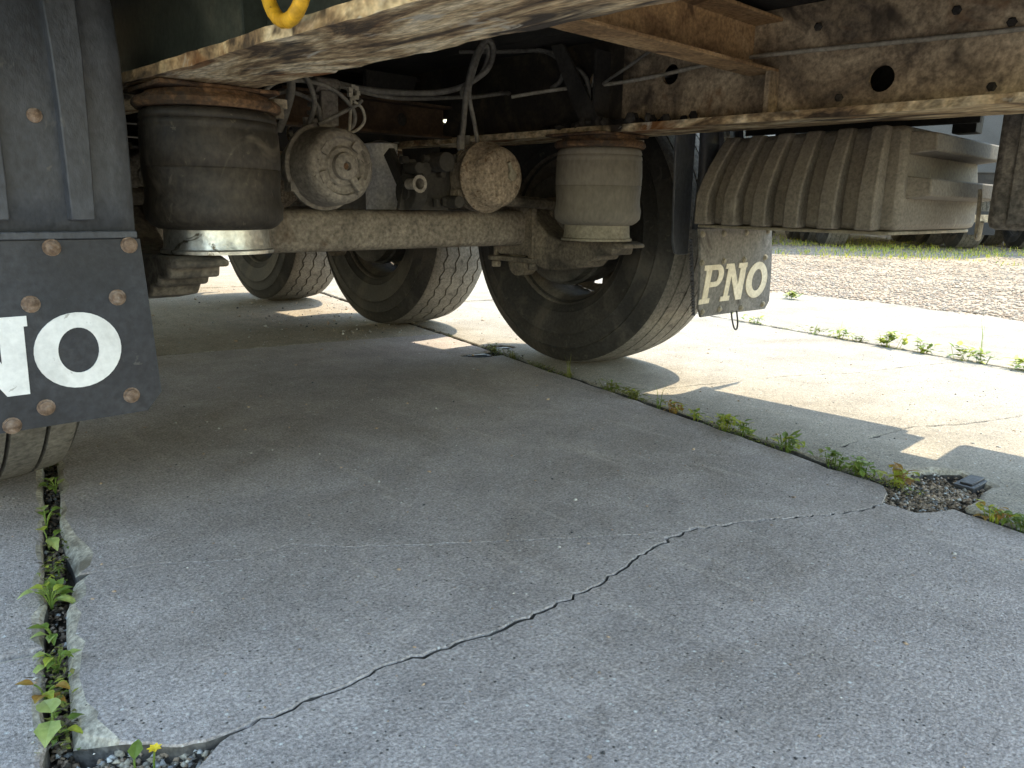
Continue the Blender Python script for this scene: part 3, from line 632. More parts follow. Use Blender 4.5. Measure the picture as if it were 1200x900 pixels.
def wheel(s, Y0, zig):
    e = empty('wheel', T, (s*WX, Y0, HZ), 0 if s > 0 else math.pi)
    for nm, me in (('tyre', TY[zig]), ('rim', ME_RIM), ('wheel_disc', ME_DISC), ('brake_drum', ME_DRUM)):
        o = bpy.data.objects.new(nm, me); COL.objects.link(o); o.parent = e
        if nm == 'wheel_disc': o.modifiers.new('solid', 'SOLIDIFY').thickness = .008; o.rotation_euler = (R(6),0,0)
    return e
for k_, Y0 in enumerate(AXLES):
    wheel(1, Y0, 0 if k_ == 0 else 1); wheel(-1, Y0, 0)
# brake chambers
def chamber(x, z, yf, kind):
    e = empty('brake_chamber', T, (x, yf, z))
    if kind == 0:    # spring brake with stepped cap, release boss and lever
        m = MB(); m.lathe([(.20,.05),(.20,.070),(.135,.088),(.115,.098),(.108,.104),(.098,.104),(.095,.098),(.03,.093),(.012,.0885),(.004,.080),(.0015,.070),(.0095,.066),(.0095,.05),(.003,.044),(.003,.0)], axis='y', seg=48); m.build('chamber_body', 'chamber', e, sharp=45)
        m = MB(); m.lathe([(.004,.034),(-.010,.032),(-.014,.026),(-.014,.011),(-.004,.010),(-.004,0)], axis='y', seg=24); m.build('release_boss', 'chamber', e)
        m = MB(); m.box((-.012,-.011,-.07),(.006,.003,-.030)); m.box((-.018,-.013,-.075),(.0,.002,-.066)); o = m.build('release_lever', 'chamber', e, bevel=.003); o.rotation_euler = (0,R(-38),0)
        m = MB(); m.lathe([(-.006,.0),(-.006,.0085),(-.0045,.009)], axis='y', seg=6); m.build('release_bolt', 'rust', e)
        for t in (50, 140, 205, 320):
            m = MB(); m.prism([(.052*math.cos(R(t+d))*q, .052*math.sin(R(t+d))*q) for d, q in ((-14,1),(14,1),(12,1.42),(-12,1.42))], 'y', -.001, .0085); m.build('cast_rib', 'chamber', e, bevel=.002)
    else:
        m = MB(); m.lathe([(.22,.04),(.22,.062),(.15,.085),(.125,.094),(.11,.094),(.108,.086),(.07,.085)], axis='y', seg=48); m.build('diaphragm_housing', 'arm', e, sharp=45)
        m = MB(); m.lathe([(.085,.085),(.082,.100),(.074,.105),(.066,.102),(.062,.0955),(.02,.087),(.006,.079),(0,.068),(-.003,.03),(-.003,0)], axis='y', seg=48); m.build('chamber_cap', 'chamber_r', e, sharp=50)
        m = MB(); m.lathe([(-.002,.016),(-.010,.015),(-.011,0)], (.028,0,.006), 'y', 18); m.tube([(.028,-.007,.010),(.012,-.008,.042)], [.007,.006], 8, smooth=False); m.build('release_key', 'pist_dust', e)
        m = MB(); m.box((-.082,.02,.025),(-.070,.03,.045)); m.build('cap_tab', 'chamber_r', e)
    m = MB(); m.lathe([(.105,.0),(.105,.1075),(.097,.1075),(.097,.0)] if kind == 0 else [(.128,.0),(.128,.099),(.114,.099),(.114,.0)], axis='y', seg=48)
    for t in (30, 210): m.box((.10*math.cos(R(t))-.012,.09,.10*math.sin(R(t))-.012),(.10*math.cos(R(t))+.02,.125,.10*math.sin(R(t))+.012))
    m.build('clamp_band', 'chamber' if kind == 0 else 'arm', e)
    m = MB(); m.tube([(0,.2,0),(0,.34,-.02)], .012, 8, smooth=False); m.build('push_rod', 'arm', e)
    m = MB(); m.lathe([(-.03,.012),(.012,.012),(.012,.009),(.03,.009)], (-.02,.14,.092), 'z', 8); m.build('hose_fitting', 'hose', e)
    return e
chamber(-.235, .690, -.295, 0)['label'] = 'grey spring brake chamber with stepped cap and release lever'
chamber(.300, .683, -.30, 1)['label'] = 'rust brown domed brake chamber'
for Y0 in AXLES[1:]: chamber(-.245, .685, Y0-.295, 0); chamber(.275, .678, Y0-.30, 1)
# slack adjusters and clutter around the right chamber
m = MB(); m.lathe([(-.02,.05),(.02,.05)], (.06,-.17,.635), 'x', 24); m.lathe([(-.026,.022),(.026,.022)], (.06,-.17,.635), 'x', 16); m.prism([(-.19,.60),(-.15,.60),(-.05,.74),(-.08,.76)], 'x', .05, .07); m.build('slack_adjuster', 'under', T, bevel=.003)
m = MB()
for (x, y, z, r_, h) in ((.14,-.2,.72,.028,.07),(.10,-.14,.70,.02,.10),(.19,-.2,.61,.018,.06),(.05,-.2,.70,.016,.05)): m.lathe([(-h/2,r_*.7),(-h/2,r_),(h/2,r_),(h/2,r_*.6)], (x,y,z), 'y', 14)
m.prism([(.02,.585),(.20,.585),(.22,.70),(.16,.735),(.10,.69),(.05,.72)], 'y', -.165, -.15)
for q in range(9): m.lathe([(-.012,.006),(-.012,.011),(.012,.011),(.012,.006)], (random.uniform(.02,.24),-.18,random.uniform(.60,.74)), random.choice('xyz'), 6)
m.build('chamber_bracket', 'under', T, bevel=.002)
m = MB(); m.lathe([(-.05,.024),(-.05,.015),(.0,.015)], (-.0,-.24,.655), 'y', 14, cap=False); m.build('pipe_elbow', 'chamber', T)
m = MB(); m.lathe([(.545,.056),(.80,.056),(.81,.02)], (.285,.30,0), 'z', 32); m.build('shock_absorber', 'shock', T)
m = MB(); m.box((-.30,.32,.755),(-.10,.42,.835)); m.lathe([(0,.05),(.10,.05),(.105,.03)], (-.20,.34,.70), 'z', 20); m.build('relay_valve', 'under', T, bevel=.004)
# valve cluster above left chamber
m = MB(); m.box((-.20,-.14,.80),(-.15,-.09,.885)); m.lathe([(-.035,.02),(.035,.02)], (-.175,-.12,.90), 'x', 14); m.lathe([(-.03,.014),(.03,.014)], (-.175,-.115,.835), 'x', 12)
for i in range(4): m.box((-.225+.002*i,-.13,.805+.02*i),(-.20,-.10,.815+.02*i))
m.build('brake_valve', 'chamber', T, bevel=.003)
# hoses
def hose(pts, r=.0065, mt='hose', name='air_hose'):
    m = MB(); m.tube(pts, r, 8); return m.build(name, mt, T, sharp=60)
hose([(-.335,-.16,.775),(-.335,-.20,.815),(-.345,-.25,.865),(-.352,-.25,.92),(-.36,-.2,1.0)], .010)
hose([(-.26,-.17,.785),(-.268,-.22,.84),(-.30,-.25,.885),(-.33,-.22,.95),(-.36,-.15,1.0)])
hose([(-.435,-.25,.825),(-.40,-.25,.862),(-.36,-.24,.880),(-.30,-.24,.885),(-.24,-.22,.885),(-.19,-.22,.865),(-.155,-.22,.83),(-.16,-.22,.795),(-.20,-.22,.775)], .0055)
hose([(-.435,-.22,.80),(-.37,-.22,.85),(-.31,-.2,.862),(-.25,-.2,.84),(-.23,-.18,.80)], .0055)
hose([(-.16,-.22,.885),(-.165,-.22,.83),(-.178,-.23,.778)], .004, 'cable', 'tie_cable')
hose([(-.26,-.22,.79),(-.21,-.22,.815),(-.15,-.22,.845),(-.13,-.22,.86)], .005)
hose([(-.155,-.22,.855),(-.13,-.22,.84),(-.118,-.21,.81),(-.14,-.2,.785),(-.18,-.19,.775)], .004, 'cable', 'tie_cable')
m = MB()
for i in range(7): t = i*.9; m.box((-.155+.012*math.cos(t)-.005,-.225,.875+.014*math.sin(t)-.004),(-.155+.012*math.cos(t)+.006,-.215,.875+.014*math.sin(t)+.006))
m.build('cable_tie', 'cable', T)
hose([(.228,-.19,.775),(.230,-.2,.83),(.236,-.2,.89),(.25,-.2,.96),(.283,-.2,1.035),(.320,-.2,1.072),(.345,-.2,1.055),(.338,-.2,1.015),(.315,-.19,.98),(.26,-.15,.94),(.18,-.10,.92),(.02,-.05,.915),(-.15,0,.935)], .0085)
hose([(.297,-.19,.775),(.27,-.2,.845),(.252,-.2,.91),(.262,-.2,.96),(.292,-.2,1.03),(.322,-.195,1.058),(.334,-.19,1.03),(.31,-.18,.975),(.262,-.16,.935),(.31,-.12,.92),(.45,-.08,.945),(.56,-.04,.965),(.60,.0,.97)], .0065)
m = MB(); m.lathe([(.76,.012),(.785,.013),(.80,.010)], (.228,-.19,0), 'z', 10); m.build('hose_fitting', 'hose', T)
hose([(.60,-.347,.81),(.60,-.357,.87),(.60,-.362,.93),(.60,-.345,.985),(.60,-.30,1.018),(.60,-.255,1.012),(.60,-.235,.985),(.60,-.20,.97)], .0075)
hose([(.60,-.28,1.0),(.60,-.26,1.03),(.60,-.19,1.075),(.60,-.12,1.092),(.55,-.02,1.094),(.45,.08,1.092)], .007)
hose([(.60,-.25,.99),(.60,-.265,1.03),(.60,-.22,1.07),(.58,-.15,1.09)], .005)
hose([(.50,-.12,.94),(.56,-.20,.955),(.61,-.32,.965),(.625,-.45,.965),(.628,-.60,.972),(.63,-.77,.985),(.632,-.93,.988),(.634,-1.2,.980),(.636,-1.5,.972),(.638,-2.2,.966)], .0058, 'cable', 'brake_pipe')
hose([(.62,-.36,.95),(.615,-.42,.975),(.61,-.50,1.005),(.60,-.58,1.035)], .005, 'hose')
hose([(-.10,-.05,.915),(.1,-.03,.905),(.3,-.02,.925),(.5,.0,.955),(.62,.05,.98)], .006)
# yellow ring hanging from the outside of the left rail
m = MB(); cx = (-.775,-1.035,.899)
rp = [(cx[0]+.004*math.sin(t), cx[1]+.064*math.sin(t), cx[2]-.072*math.cos(t)) for t in np.linspace(0, 2*math.pi, 29)]
m.tube(rp, .0095, 10, smooth=False); m.build('lashing_ring', 'yellow', T, sharp=60, label='chipped yellow lashing ring hanging on the rail')
m = MB(); m.box((-.80,-1.07,.974),(-.6625,-.965,.992)); m.build('ring_bracket', 'green', T)
# mudguards
def fender(s):
    f = empty('mudguard', T)
    path = [(-.628,.535),(-.634,.62),(-.637,.72),(-.634,.82),(-.62,.90),(-.58,.97),(-.50,1.03),(-.38,1.068),(-.2,1.082),(.6,1.084),(1.3,1.084),(2.0,1.084),(2.75,1.082),(2.95,1.06),(3.08,1.0),(3.15,.9),(3.165,.7)]
    xa, xb = (.848, 1.285)
    m = MB(); sec = [(xa,.030),(xa,.012),(xa+.004,.006),(xa+.03,0),(xb-.03,0),(xb-.004,.006),(xb,.012),(xb,.030)]  # (x, inward depth)
    vs = []
    for i, p in enumerate(path):
        a = np.array(path[max(0,i-1)]); b = np.array(path[min(len(path)-1,i+1)]); d = (b-a)/np.linalg.norm(b-a); nn = np.array([d[1], -d[0]])
        for x, dep in sec: q = np.array(p)+nn*dep; vs.append((s*x, q[0], q[1]))
    n_ = len(sec); fs = [(i*n_+k_, i*n_+k_+1, (i+1)*n_+k_+1, (i+1)*n_+k_) for i in range(len(path)-1) for k_ in range(n_-1)]
    m.add(vs, fs); o = m.build('guard_shell', 'fender', f, sharp=50); md_ = o.modifiers.new('solid','SOLIDIFY'); md_.thickness = .005; md_.offset = 0
    # raised stiffening ribs on the rear face
    for (xt0, xt1, xb0, xb1) in (((.902,.955,.909,.950)), ((1.02,1.07,1.025,1.066)), ((1.14,1.19,1.145,1.186))):
        m = MB(); zt, zb = .90, .570
        pr = [(-.6395,-.648), ]
        V = []
        for z, x0_, x1_, yb in ((zt,xt0,xt1,-.6205),(.82,xt0+.002,xt1-.001,-.6345),(.72,xt0+.004,xt1-.003,-.6375),(.62,xb0-.001,xb1+.001,-.6345),(zb,xb0,xb1,-.6315)):
            V += [(s*x0_,yb+.004,z),(s*(x0_+.004),yb-.017,z),(s*(x1_-.004),yb-.017,z),(s*x1_,yb+.004,z)]
        F = [(i*4+k_, i*4+(k_+1)%4, i*4+4+(k_+1)%4, i*4+4+k_) for i in range(4) for k_ in range(4)]+[(0,1,2,3),(16,17,18,19)]
        m.add(V, F); m.build('stiffening_rib', 'fender', f, sharp=30, bevel=.002)
    for x in (.979, 1.17):
        m = MB(); m.lathe([(-.6365,.011),(-.642,.0105),(-.645,.007),(-.646,0)], (s*x,0,.722), 'y', 14); m.build('bolt', 'bolt', f)
    # fixing strip over the flap
    m = MB(); m.box((min(s*xa,s*xb)+.003,-.645,.541),(max(s*xa,s*xb)-.003,-.6375,.553)); m.build('edge_strip', 'fender', f, bevel=.002)
    return f
fender(-1); fR = fender(1)
m = MB(); m.prism([(.775,.50),(.79,.462),(.81,.456),(.865,.456),(.865,1.06),(.755,1.06),(.76,.80)], 'y', -.578, -.570); m.build('inner_skirt', 'fender', fR, bevel=.002)
# mud flaps with lettering
GN = [(0,0),(.42,0),(.42,.13),(.32,.13),(.32,.66),(.72,0),(.96,0),(.96,.87),(1,.87),(1,1),(.60,1),(.60,.87),(.70,.87),(.70,.42),(.36,1),(0,1),(0,.87),(.12,.87),(.12,.13),(0,.13)]
GP = [(0,0),(.52,0),(.52,.13),(.40,.13),(.40,1),(0,1),(0,.87),(.13,.87),(.13,.13),(0,.13)]
def warp(s, X, z):    # gentle curl of each flap: returns y
    if s < 0: return -.640-.010*math.sin((.54-z)*6)+.004*math.sin(X*9)
    return -.636-.012*math.sin((.54-z)*8+1)+.014*math.sin((X-.8)*9)*(.55-z)/.3
def flap(s, fm, lm, xs):
    f = empty('mud_flap', T); xt0, xt1, xb0, xb1 = xs; zt, zb = .540, .252
    nx, nz = 18, 14; V = []; F = []
    for lay in (0, 1):
        for j in range(nz+1):
            v = j/nz; x0_ = xt0+(xb0-xt0)*v; x1_ = xt1+(xb1-xt1)*v
            for i in range(nx+1):
                u = i/nx; x = x0_+(x1_-x0_)*u; z = zt+(zb-zt)*v
                # rounded lower corners
                cr_ = .03; dx = min(x-x0_, x1_-x); dzb = z-zb
                if dx < cr_ and dzb < cr_:
                    z = max(z, zb+cr_-math.sqrt(max(0, cr_**2-(cr_-dx)**2)))
                V.append((x, warp(s, x, z)+(.008 if lay else 0), z))
    n1 = (nx+1)*(nz+1)
    for lay in (0, 1):
        for j in range(nz):
            for i in range(nx): b0 = lay*n1+j*(nx+1)+i; F.append((b0,b0+1,b0+nx+2,b0+nx+1))
    rim_ = [i for i in range(nx+1)]+[j*(nx+1)+nx for j in range(1,nz+1)]+[nz*(nx+1)+i for i in range(nx-1,-1,-1)]+[j*(nx+1) for j in range(nz-1,0,-1)]
    for i in range(len(rim_)): a, b = rim_[i], rim_[(i+1)%len(rim_)]; F.append((a,b,b+n1,a+n1))
    m = MB(); m.add(V, F); m.build('flap_sheet', fm, f, sharp=45)
    return f
def letters(f, s, lm, x0, z0, h, wl, gap, skew=0, zs=0):
    def place(P, x):
        out = []
        for px, pz in P:
            X = x+px*wl; Z = z0+pz*h+zs*(X-x0); out.append((X+skew*(Z-z0), Z))
        return out
    def solid(m, polys):
        for P in polys:
            n_ = len(P); V = [(X, warp(s,X,Z)-.0022, Z) for X, Z in P]+[(X, warp(s,X,Z)+.001, Z) for X, Z in P]
            m.add(V, [tuple(range(n_))]+[(i,(i+1)%n_,(i+1)%n_+n_,i+n_) for i in range(n_)])
    xp = x0
    m = MB(); ar = [(.68+.32*math.sin(R(t)), .71+.29*math.cos(R(t))) for t in range(0,181,15)]; ai = [(.66+.10*math.sin(R(t)), .71+.155*math.cos(R(t))) for t in range(0,181,15)]
    outp = [(.402,1)]+ar+[(.402,.42)]; inn = [(.402,.865)]+ai+[(.402,.555)]
    solid(m, [place(GP, xp)]+[place([outp[i],outp[i+1],inn[i+1],inn[i]], xp) for i in range(len(outp)-1)]); m.build('letter', lm, f, sharp=20)
    xp += wl+gap; m = MB(); solid(m, [place(GN, xp)]); m.build('letter', lm, f, sharp=20)
    xp += wl+gap; m = MB(); ts = list(range(0,361,10))
    o_ = [(.5+.5*math.cos(R(t)), .5+.5*math.sin(R(t))) for t in ts]; i_ = [(.5+.235*math.cos(R(t)), .5+.30*math.sin(R(t))) for t in ts]
    solid(m, [place([o_[i],o_[i+1],i_[i+1],i_[i]], xp) for i in range(len(ts)-1)]); m.build('letter', lm, f, sharp=20)
def flap_bolts(f, s, pts, mt='bolt', r=.0105):
    for X, Z in pts:
        m = MB(); y = warp(s,X,Z); m.lathe([(y+.001,r*1.25),(y-.002,r*1.25),(y-.0025,r),(y-.006,r*.95),(y-.0085,r*.55),(y-.009,0)], (X,0,Z), 'y', 14); m.build('bolt', mt, f)
fl = flap(-1, 'flap', 'white', (-1.300,-.848,-1.308,-.838)); fl['label'] = 'black rubber mud flap with large white letters'
letters(fl, -1, 'white', -1.283, .308, .120, .125, .005, .03)
flap_bolts(fl, -1, [(-1.285,.529),(-1.09,.529),(-.978,.529),(-.866,.530),(-1.26,.446),(-1.14,.446),(-1.016,.445),(-.893,.447),(-1.25,.283),(-1.13,.283),(-1.014,.283),(-.888,.283),(-1.062,.262)])
fr = flap(1, 'flap_dust', 'cream', (.815,1.272,.872,1.300)); fr['label'] = 'dust grey mud flap with cream letters'
letters(fr, 1, 'cream', .858, .298, .126, .128, .008, .03)
flap_bolts(fr, 1, [(.84,.434),(.977,.434),(1.102,.435),(1.235,.438),(.893,.272),(1.005,.272),(1.129,.268),(1.255,.272),(.832,.523),(.96,.523),(1.10,.524),(1.245,.528)], 'pist_dust', .0085)
m = MB()   # bristle edge behind the flap
for i in range(26):
    z = .265+i*.0095; x = .862-.045*(i/26); m.add([(x-.0,-.622,z-.005),(x-.0,-.622,z+.005),(x-.014-.004*random.random(),-.615,z+random.uniform(-.003,.003)),(x,-.612,z-.005),(x,-.612,z+.005)], [(0,1,2),(3,2,4),(0,2,3),(1,4,2)])
m.build('spray_bristles', 'flap', fr)
m = MB(); m.tube([(1.035,-.652,.262),(1.04,-.655,.235),(1.055,-.656,.206),(1.072,-.656,.200),(1.078,-.655,.222),(1.070,-.652,.262)], .003, 6); m.build('wire_loop', 'black_iron', fr)
# ribbed plastic box behind the right wheel
bx = empty('ribbed_box', T); bx['label'] = 'dusty grey ribbed plastic box hung under the right rail'
C4b = [(.785,-.655),(.670,-1.285),(1.275,-1.285),(1.275,-.645)]; C4t = [(.835,-.705),(.725,-1.262),(1.262,-1.262),(1.262,-.66)]
zb, zt = .556, .806
def box_pt(u, v, side):   # side 0: inner face from front to rear, side 1: rear face from inner to outer
    i, j = (0,1) if side == 0 else (1,2)
    b = np.array(C4b[i])*(1-u)+np.array(C4b[j])*u; t = np.array(C4t[i])*(1-u)+np.array(C4t[j])*u
    vv = max(0,(v-.30)/.70)**1.35; q = b*(1-vv)+t*vv; return np.array([q[0], q[1], zb+(zt-zb)*v])
m = MB(); V = []; F = []; lv_ = [0,.3,.45,.6,.75,.9,1.0]
for v in lv_:
    vv = max(0,(v-.30)/.70)**1.35
    for p, q in zip(C4b, C4t): V.append((p[0]*(1-vv)+q[0]*vv, p[1]*(1-vv)+q[1]*vv, zb+(zt-zb)*v))
for a in range(len(lv_)-1):
    for i in range(4): F.append((a*4+i, a*4+(i+1)%4, a*4+4+(i+1)%4, a*4+4+i))
F += [(3,2,1,0), tuple(4*(len(lv_)-1)+i for i in range(4))]
m.add(V, F); m.build('box_shell', 'tank', bx, bevel=.016, sharp=40)
def rib_strip(u0, u1, side, h, v0=0.0, v1=1.0, lean=0.0):
    m = MB(); nin = np.array([-1,-.17,0]) if side == 0 else np.array([0,-1,0]); nin = nin/np.linalg.norm(nin)
    V = []; n_ = 7
    for k_ in range(n_):
        v = v0+(v1-v0)*k_/(n_-1); sw = lean*max(0,(v-.35))
        for (u, e) in ((u0+sw,-.008),(u0+.012+sw,h*(1-.5*v*v)),(u1-.014+sw,h*(1-.5*v*v)),(u1+sw,-.008)):
            V.append(box_pt(u, v, side)+nin*e)
    F = [(i*4+k_, i*4+(k_+1)%4, i*4+4+(k_+1)%4, i*4+4+k_) for i in range(n_-1) for k_ in range(4)]+[(0,1,2,3),tuple((n_-1)*4+k_ for k_ in range(4))]
    m.add(V, F); m.build('rib', 'tank', bx, sharp=30, bevel=.005)
for i in range(6): u = .012+i*.164; rib_strip(u, u+.100, 0, .055, .0, 1.0, .0)
def hrib(v0, v1, h, u0=.10, u1=1.0):
    V = []
    for u in (u0, u1):
        for v, e in ((v0,-.006),(v0+.03,h),(v1-.03,h),(v1,-.006)): p = box_pt(u, v, 1); V.append((p[0], p[1]-e, p[2]))
    m = MB(); m.add(V, [(0,1,2,3),(4,5,6,7)]+[(k_,(k_+1)%4,(k_+1)%4+4,k_+4) for k_ in range(4)]); m.build('rib', 'tank', bx, sharp=30, bevel=.004)
hrib(.30, .52, .055, .05); hrib(.72, .95, .060, .04, 1.0)
m = MB(); m.prism([(.66,-1.27),(1.27,-1.27),(1.27,-.66),(.78,-.66)], 'z', .545, .554); m.build('base_lip', 'pist_dust', bx, bevel=.003)
for yb_ in (-1.24, -.72): m = MB(); m.box((1.10,yb_-.06,.812),(1.16,yb_,1.06)); m.build('hanging_bracket', 'under', bx, bevel=.003)
m = MB(); m.box((1.02,-1.3295,.83),(1.035,-.66,1.095)); m.build('inner_side_panel', 'under', T)
m = MB(); m.box((1.02,-1.424,.60),(1.034,-1.392,1.09)); m.build('gap_panel', 'under', T)
# dark locker further back on the right
lk = empty('side_locker', T); lk['label'] = 'dark speckled plastic locker at the right edge'
m = MB(); m.box((.84,-2.02,.562),(1.25,-1.4245,1.015)); m.build('locker_shell', 'dark_plastic', lk, bevel=.02)
m = MB(); m.box((.832,-1.99,.575),(.839,-1.47,.99)); m.build('locker_lid', 'dark_plastic', lk, bevel=.003)
# right side protection rail stays / light cable loops behind the box
m = MB(); m.tube([(1.0,-1.36,.66),(.98,-1.37,.59),(.95,-1.38,.545),(.90,-1.40,.540),(.87,-1.41,.58)], .005, 8); m.build('cable_loop', 'cable', T)
# landing legs far forward and rear bumper (complete the trailer)
for s in (-1, 1):
    m = MB(); m.box((s*.75-.06,7.0,.25),(s*.75+.06,7.12,1.09)); m.box((s*.75-.11,6.95,.02),(s*.75+.11,7.17,.06)); m.box((s*.75-.04,7.02,.061),(s*.75+.04,7.10,.25)); m.build('landing_leg', 'under', T, bevel=.006)
m = MB(); m.box((-1.12,-2.20,.45),(1.12,-2.13,.56)); m.box((-.54,-2.19,.561),(-.46,-2.135,1.018)); m.box((.46,-2.19,.561),(.54,-2.135,1.018)); m.build('rear_bumper', 'rail', T, bevel=.006)
# small bolts on the right web
for (y, z) in ((-1.50,1.02),(-1.45,.865),(-1.36,1.03),(-1.12,.87),(-1.05,1.04),(-1.47,.99)):
    m = MB(); m.lathe([(.649,.010),(.643,.010),(.640,.006),(.640,0)], (0,y,z), 'x', 6); m.build('bolt', 'under', railR)

# ------------------------------------------------------------------ parked trailers far behind
HD = 44.2+4
def far_trailer(px, py, label, bodymat, rz, zig):
    e = empty('parked_trailer', None, (px,py,0), rz); tag(e, label, 'trailer', 'trailers parked beyond the gravel')
    m = MB(); m.box((-1.27,-1.4,1.15),(1.27,11.5,3.9)); m.build('load_body', bodymat, e, bevel=.02)
    m = MB(); m.box((-1.25,-1.38,1.0),(1.25,11.3,1.148)); m.box((-.62,-1.3,.82),(-.48,11,.999)); m.box((.48,-1.3,.82),(.62,11,.999)); m.build('chassis', 'under', e)
    for k_ in range(3):
        m = MB(); m.lathe([(-.9,.06),(.9,.06)], (0,k_*1.31,.5), 'x', 12); m.build('axle', 'arm', e)
        for s in (-1, 1):
            o = bpy.data.objects.new('wheel', TY[1]); COL.objects.link(o); o.parent = e; o.location = (s*1.02,k_*1.31,HZ)
            for nm, me in (('rim', ME_RIM), ('wheel_disc', ME_DISC)):
                q = bpy.data.objects.new(nm, me); COL.objects.link(q); q.parent = o
                if s < 0: q.rotation_euler = (0,0,math.pi)
    for s in (-1, 1):
        m = MB(); m.box((s*1.03-.2,-.64,.26),(s*1.03+.2,-.63,.62)); m.build('mud_flap', 'flap', e)
        m = MB(); m.box((s*.75-.06,7.0,.25),(s*.75+.06,7.12,.99)); m.box((s*.75-.12,6.95,.0),(s*.75+.12,7.17,.05)); m.build('landing_leg', 'under', e)
        m = MB(); m.box((s*1.2-.02,3.3,.50),(s*1.2+.02,6.6,.60)); m.box((s*1.2-.02,3.3,.72),(s*1.2+.02,6.6,.82)); m.build('side_guard', 'zinc', e)
    m = MB(); m.box((-1.18,-1.35,.46),(1.18,-1.27,.57)); m.box((-.6,-1.34,.571),(-.52,-1.28,1.0)); m.box((.52,-1.34,.571),(.6,-1.28,1.0)); m.build('rear_bumper', 'rail', e)
    return e
hd = np.array([math.sin(R(52)), math.cos(R(52))]); rd = np.array([hd[1], -hd[0]])
c0 = np.array([12.3, 2.9])
for k_, (bm, lb) in enumerate((('dark_body','parked dark trailer far back, leftmost of those glimpsed under the ribbed box'),('dark_body','parked dark trailer far back, glimpsed under the middle of the ribbed box'),('dark_body','parked dark trailer far back at the right edge of the picture'))):
    c = c0+rd*(k_-1)*3.15+hd*(.5,0,.35)[k_]
    far_trailer(c[0], c[1], lb, bm, -R(52), 1)

# ------------------------------------------------------------------ grass and weeds
n = 15000; t = RNG.random(n)
a = RNG.uniform(-6, 14, n); b = RNG.normal(9.6, 1.9, n)
dens = np.array([vnoise(x*.9, y*.9, 1)+.5*vnoise(x*2.7, y*2.7, 4) for x, y in zip(a, b)]); kp = (dens+(b-8.6)*.35 > .05) & (b > 5.5) & (b < 17)
a, b = a[kp], b[kp]; n = len(a)
X = AV[0]*a+BV[0]*b; Y = AV[1]*a+BV[1]*b; Z = np.array([gz(p, q) for p, q in zip(a, b)])
def blades(name, X, Y, Z, h0, h1, wv, mats, mi):
    n = len(X); th = RNG.uniform(0,6.28,n); h = RNG.uniform(h0,h1,n); ln = RNG.uniform(.2,.9,n)*h; ph = RNG.uniform(0,6.28,n)
    c, s = np.cos(th)*wv, np.sin(th)*wv
    V = np.zeros((n,5,3)); V[:,0] = np.stack([X-c,Y-s,Z-.005],1); V[:,1] = np.stack([X+c,Y+s,Z-.005],1)
    mx = X+.3*ln*np.cos(ph); my = Y+.3*ln*np.sin(ph); V[:,2] = np.stack([mx+c*.8,my+s*.8,Z+h*.6],1); V[:,3] = np.stack([mx-c*.8,my-s*.8,Z+h*.6],1)
    V[:,4] = np.stack([X+ln*np.cos(ph),Y+ln*np.sin(ph),Z+h],1)
    F = np.concatenate([np.array([(0,1,2),(0,2,3),(3,2,4)])[None]+np.arange(n)[:,None,None]*5]).reshape(-1,3)
    o = bpy.data.objects.new(name, fast_mesh(name, V.reshape(-1,3), F, np.repeat(mi,3), mats)); COL.objects.link(o); return o
tag(blades('yard_grass', X, Y, Z, .02, .07, .006, ['grass','leaf_y','leaf'], RNG.choice([0,1,2], n, p=[.55,.25,.2])), 'patchy yellow green grass growing in the far gravel', 'grass', kind='stuff')

def leaf_into(m, base, ang, L, W, rise, droop, mi=0, fold=.25, n_=6):
    """ovate leaf: base point, heading, length, width, rise and droop"""
    d = np.array([math.cos(ang), math.sin(ang)]); p = np.array([-d[1], d[0]]); V = []
    for i in range(n_+1):
        t = i/n_; wv = W*math.sin(math.pi*min(1, t**.75))*(1-.15*t); wv = wv if 0 < i < n_ else .0004
        wv *= 1+.12*math.sin(i*2.4+ang*3)
        z = base[2]+rise*t-droop*t*t; c = np.array(base[:2])+d*L*t
        V += [(*(c+p*wv), z+fold*wv), (*c, z), (*(c-p*wv), z+fold*wv)]
    F = []
    for i in range(n_): o = i*3; F += [(o,o+1,o+4,o+3),(o+1,o+2,o+5,o+4)]
    m.add(V, F, mi)
def stem_into(m, pts, r=.0012, mi=0): m.tube(pts, r, 5, mi=mi)
G1 = 'weeds in the left joint'; G2 = 'weeds in the middle joint'; G3 = 'weeds in the far joint'
def leafy(x, y, z, spec, label, group, name='leafy_weed', stemmat='leaf'):
    """spec: list of (angle, stemlen, L, W, rise, droop, mat, height)"""
    e = empty(name, None, (x,y,z)); tag(e, label, 'weed', group)
    for (an, sl_, L, W, ri, dr, mt, hh) in spec:
        sl_, L, W, ri, dr, hh = [q*.72 for q in (sl_, L, W, ri, dr, hh)]
        m = MB(); bx_, by_ = sl_*math.cos(R(an)), sl_*math.sin(R(an))
        stem_into(m, [(0,0,0),(bx_*.4,by_*.4,hh*.7),(bx_,by_,hh)]); m.build('stem', stemmat, e)
        m = MB(); leaf_into(m, (bx_,by_,hh), R(an+random.uniform(-20,20)), L, W, ri, dr); m.build('leaf', mt, e, sharp=0)
    return e
def rnd_leafy(k_, L, hmax, mats, lo=0, hi=360, sl=.02):
    return [(random.uniform(lo,hi), random.uniform(.3,1)*sl, L*random.uniform(.7,1.2), L*random.uniform(.28,.42), random.uniform(.2,.6)*L, random.uniform(.2,.8)*L, random.choice(mats), hmax*random.uniform(.5,1)) for _ in range(k_)]
J1 = -.015
leafy(-.921,-.205,J1, rnd_leafy(9,.030,.045,['leaf','leaf','leaf_p'],sl=.022), 'small dark green clump in the left joint right behind the near tyre', G1)
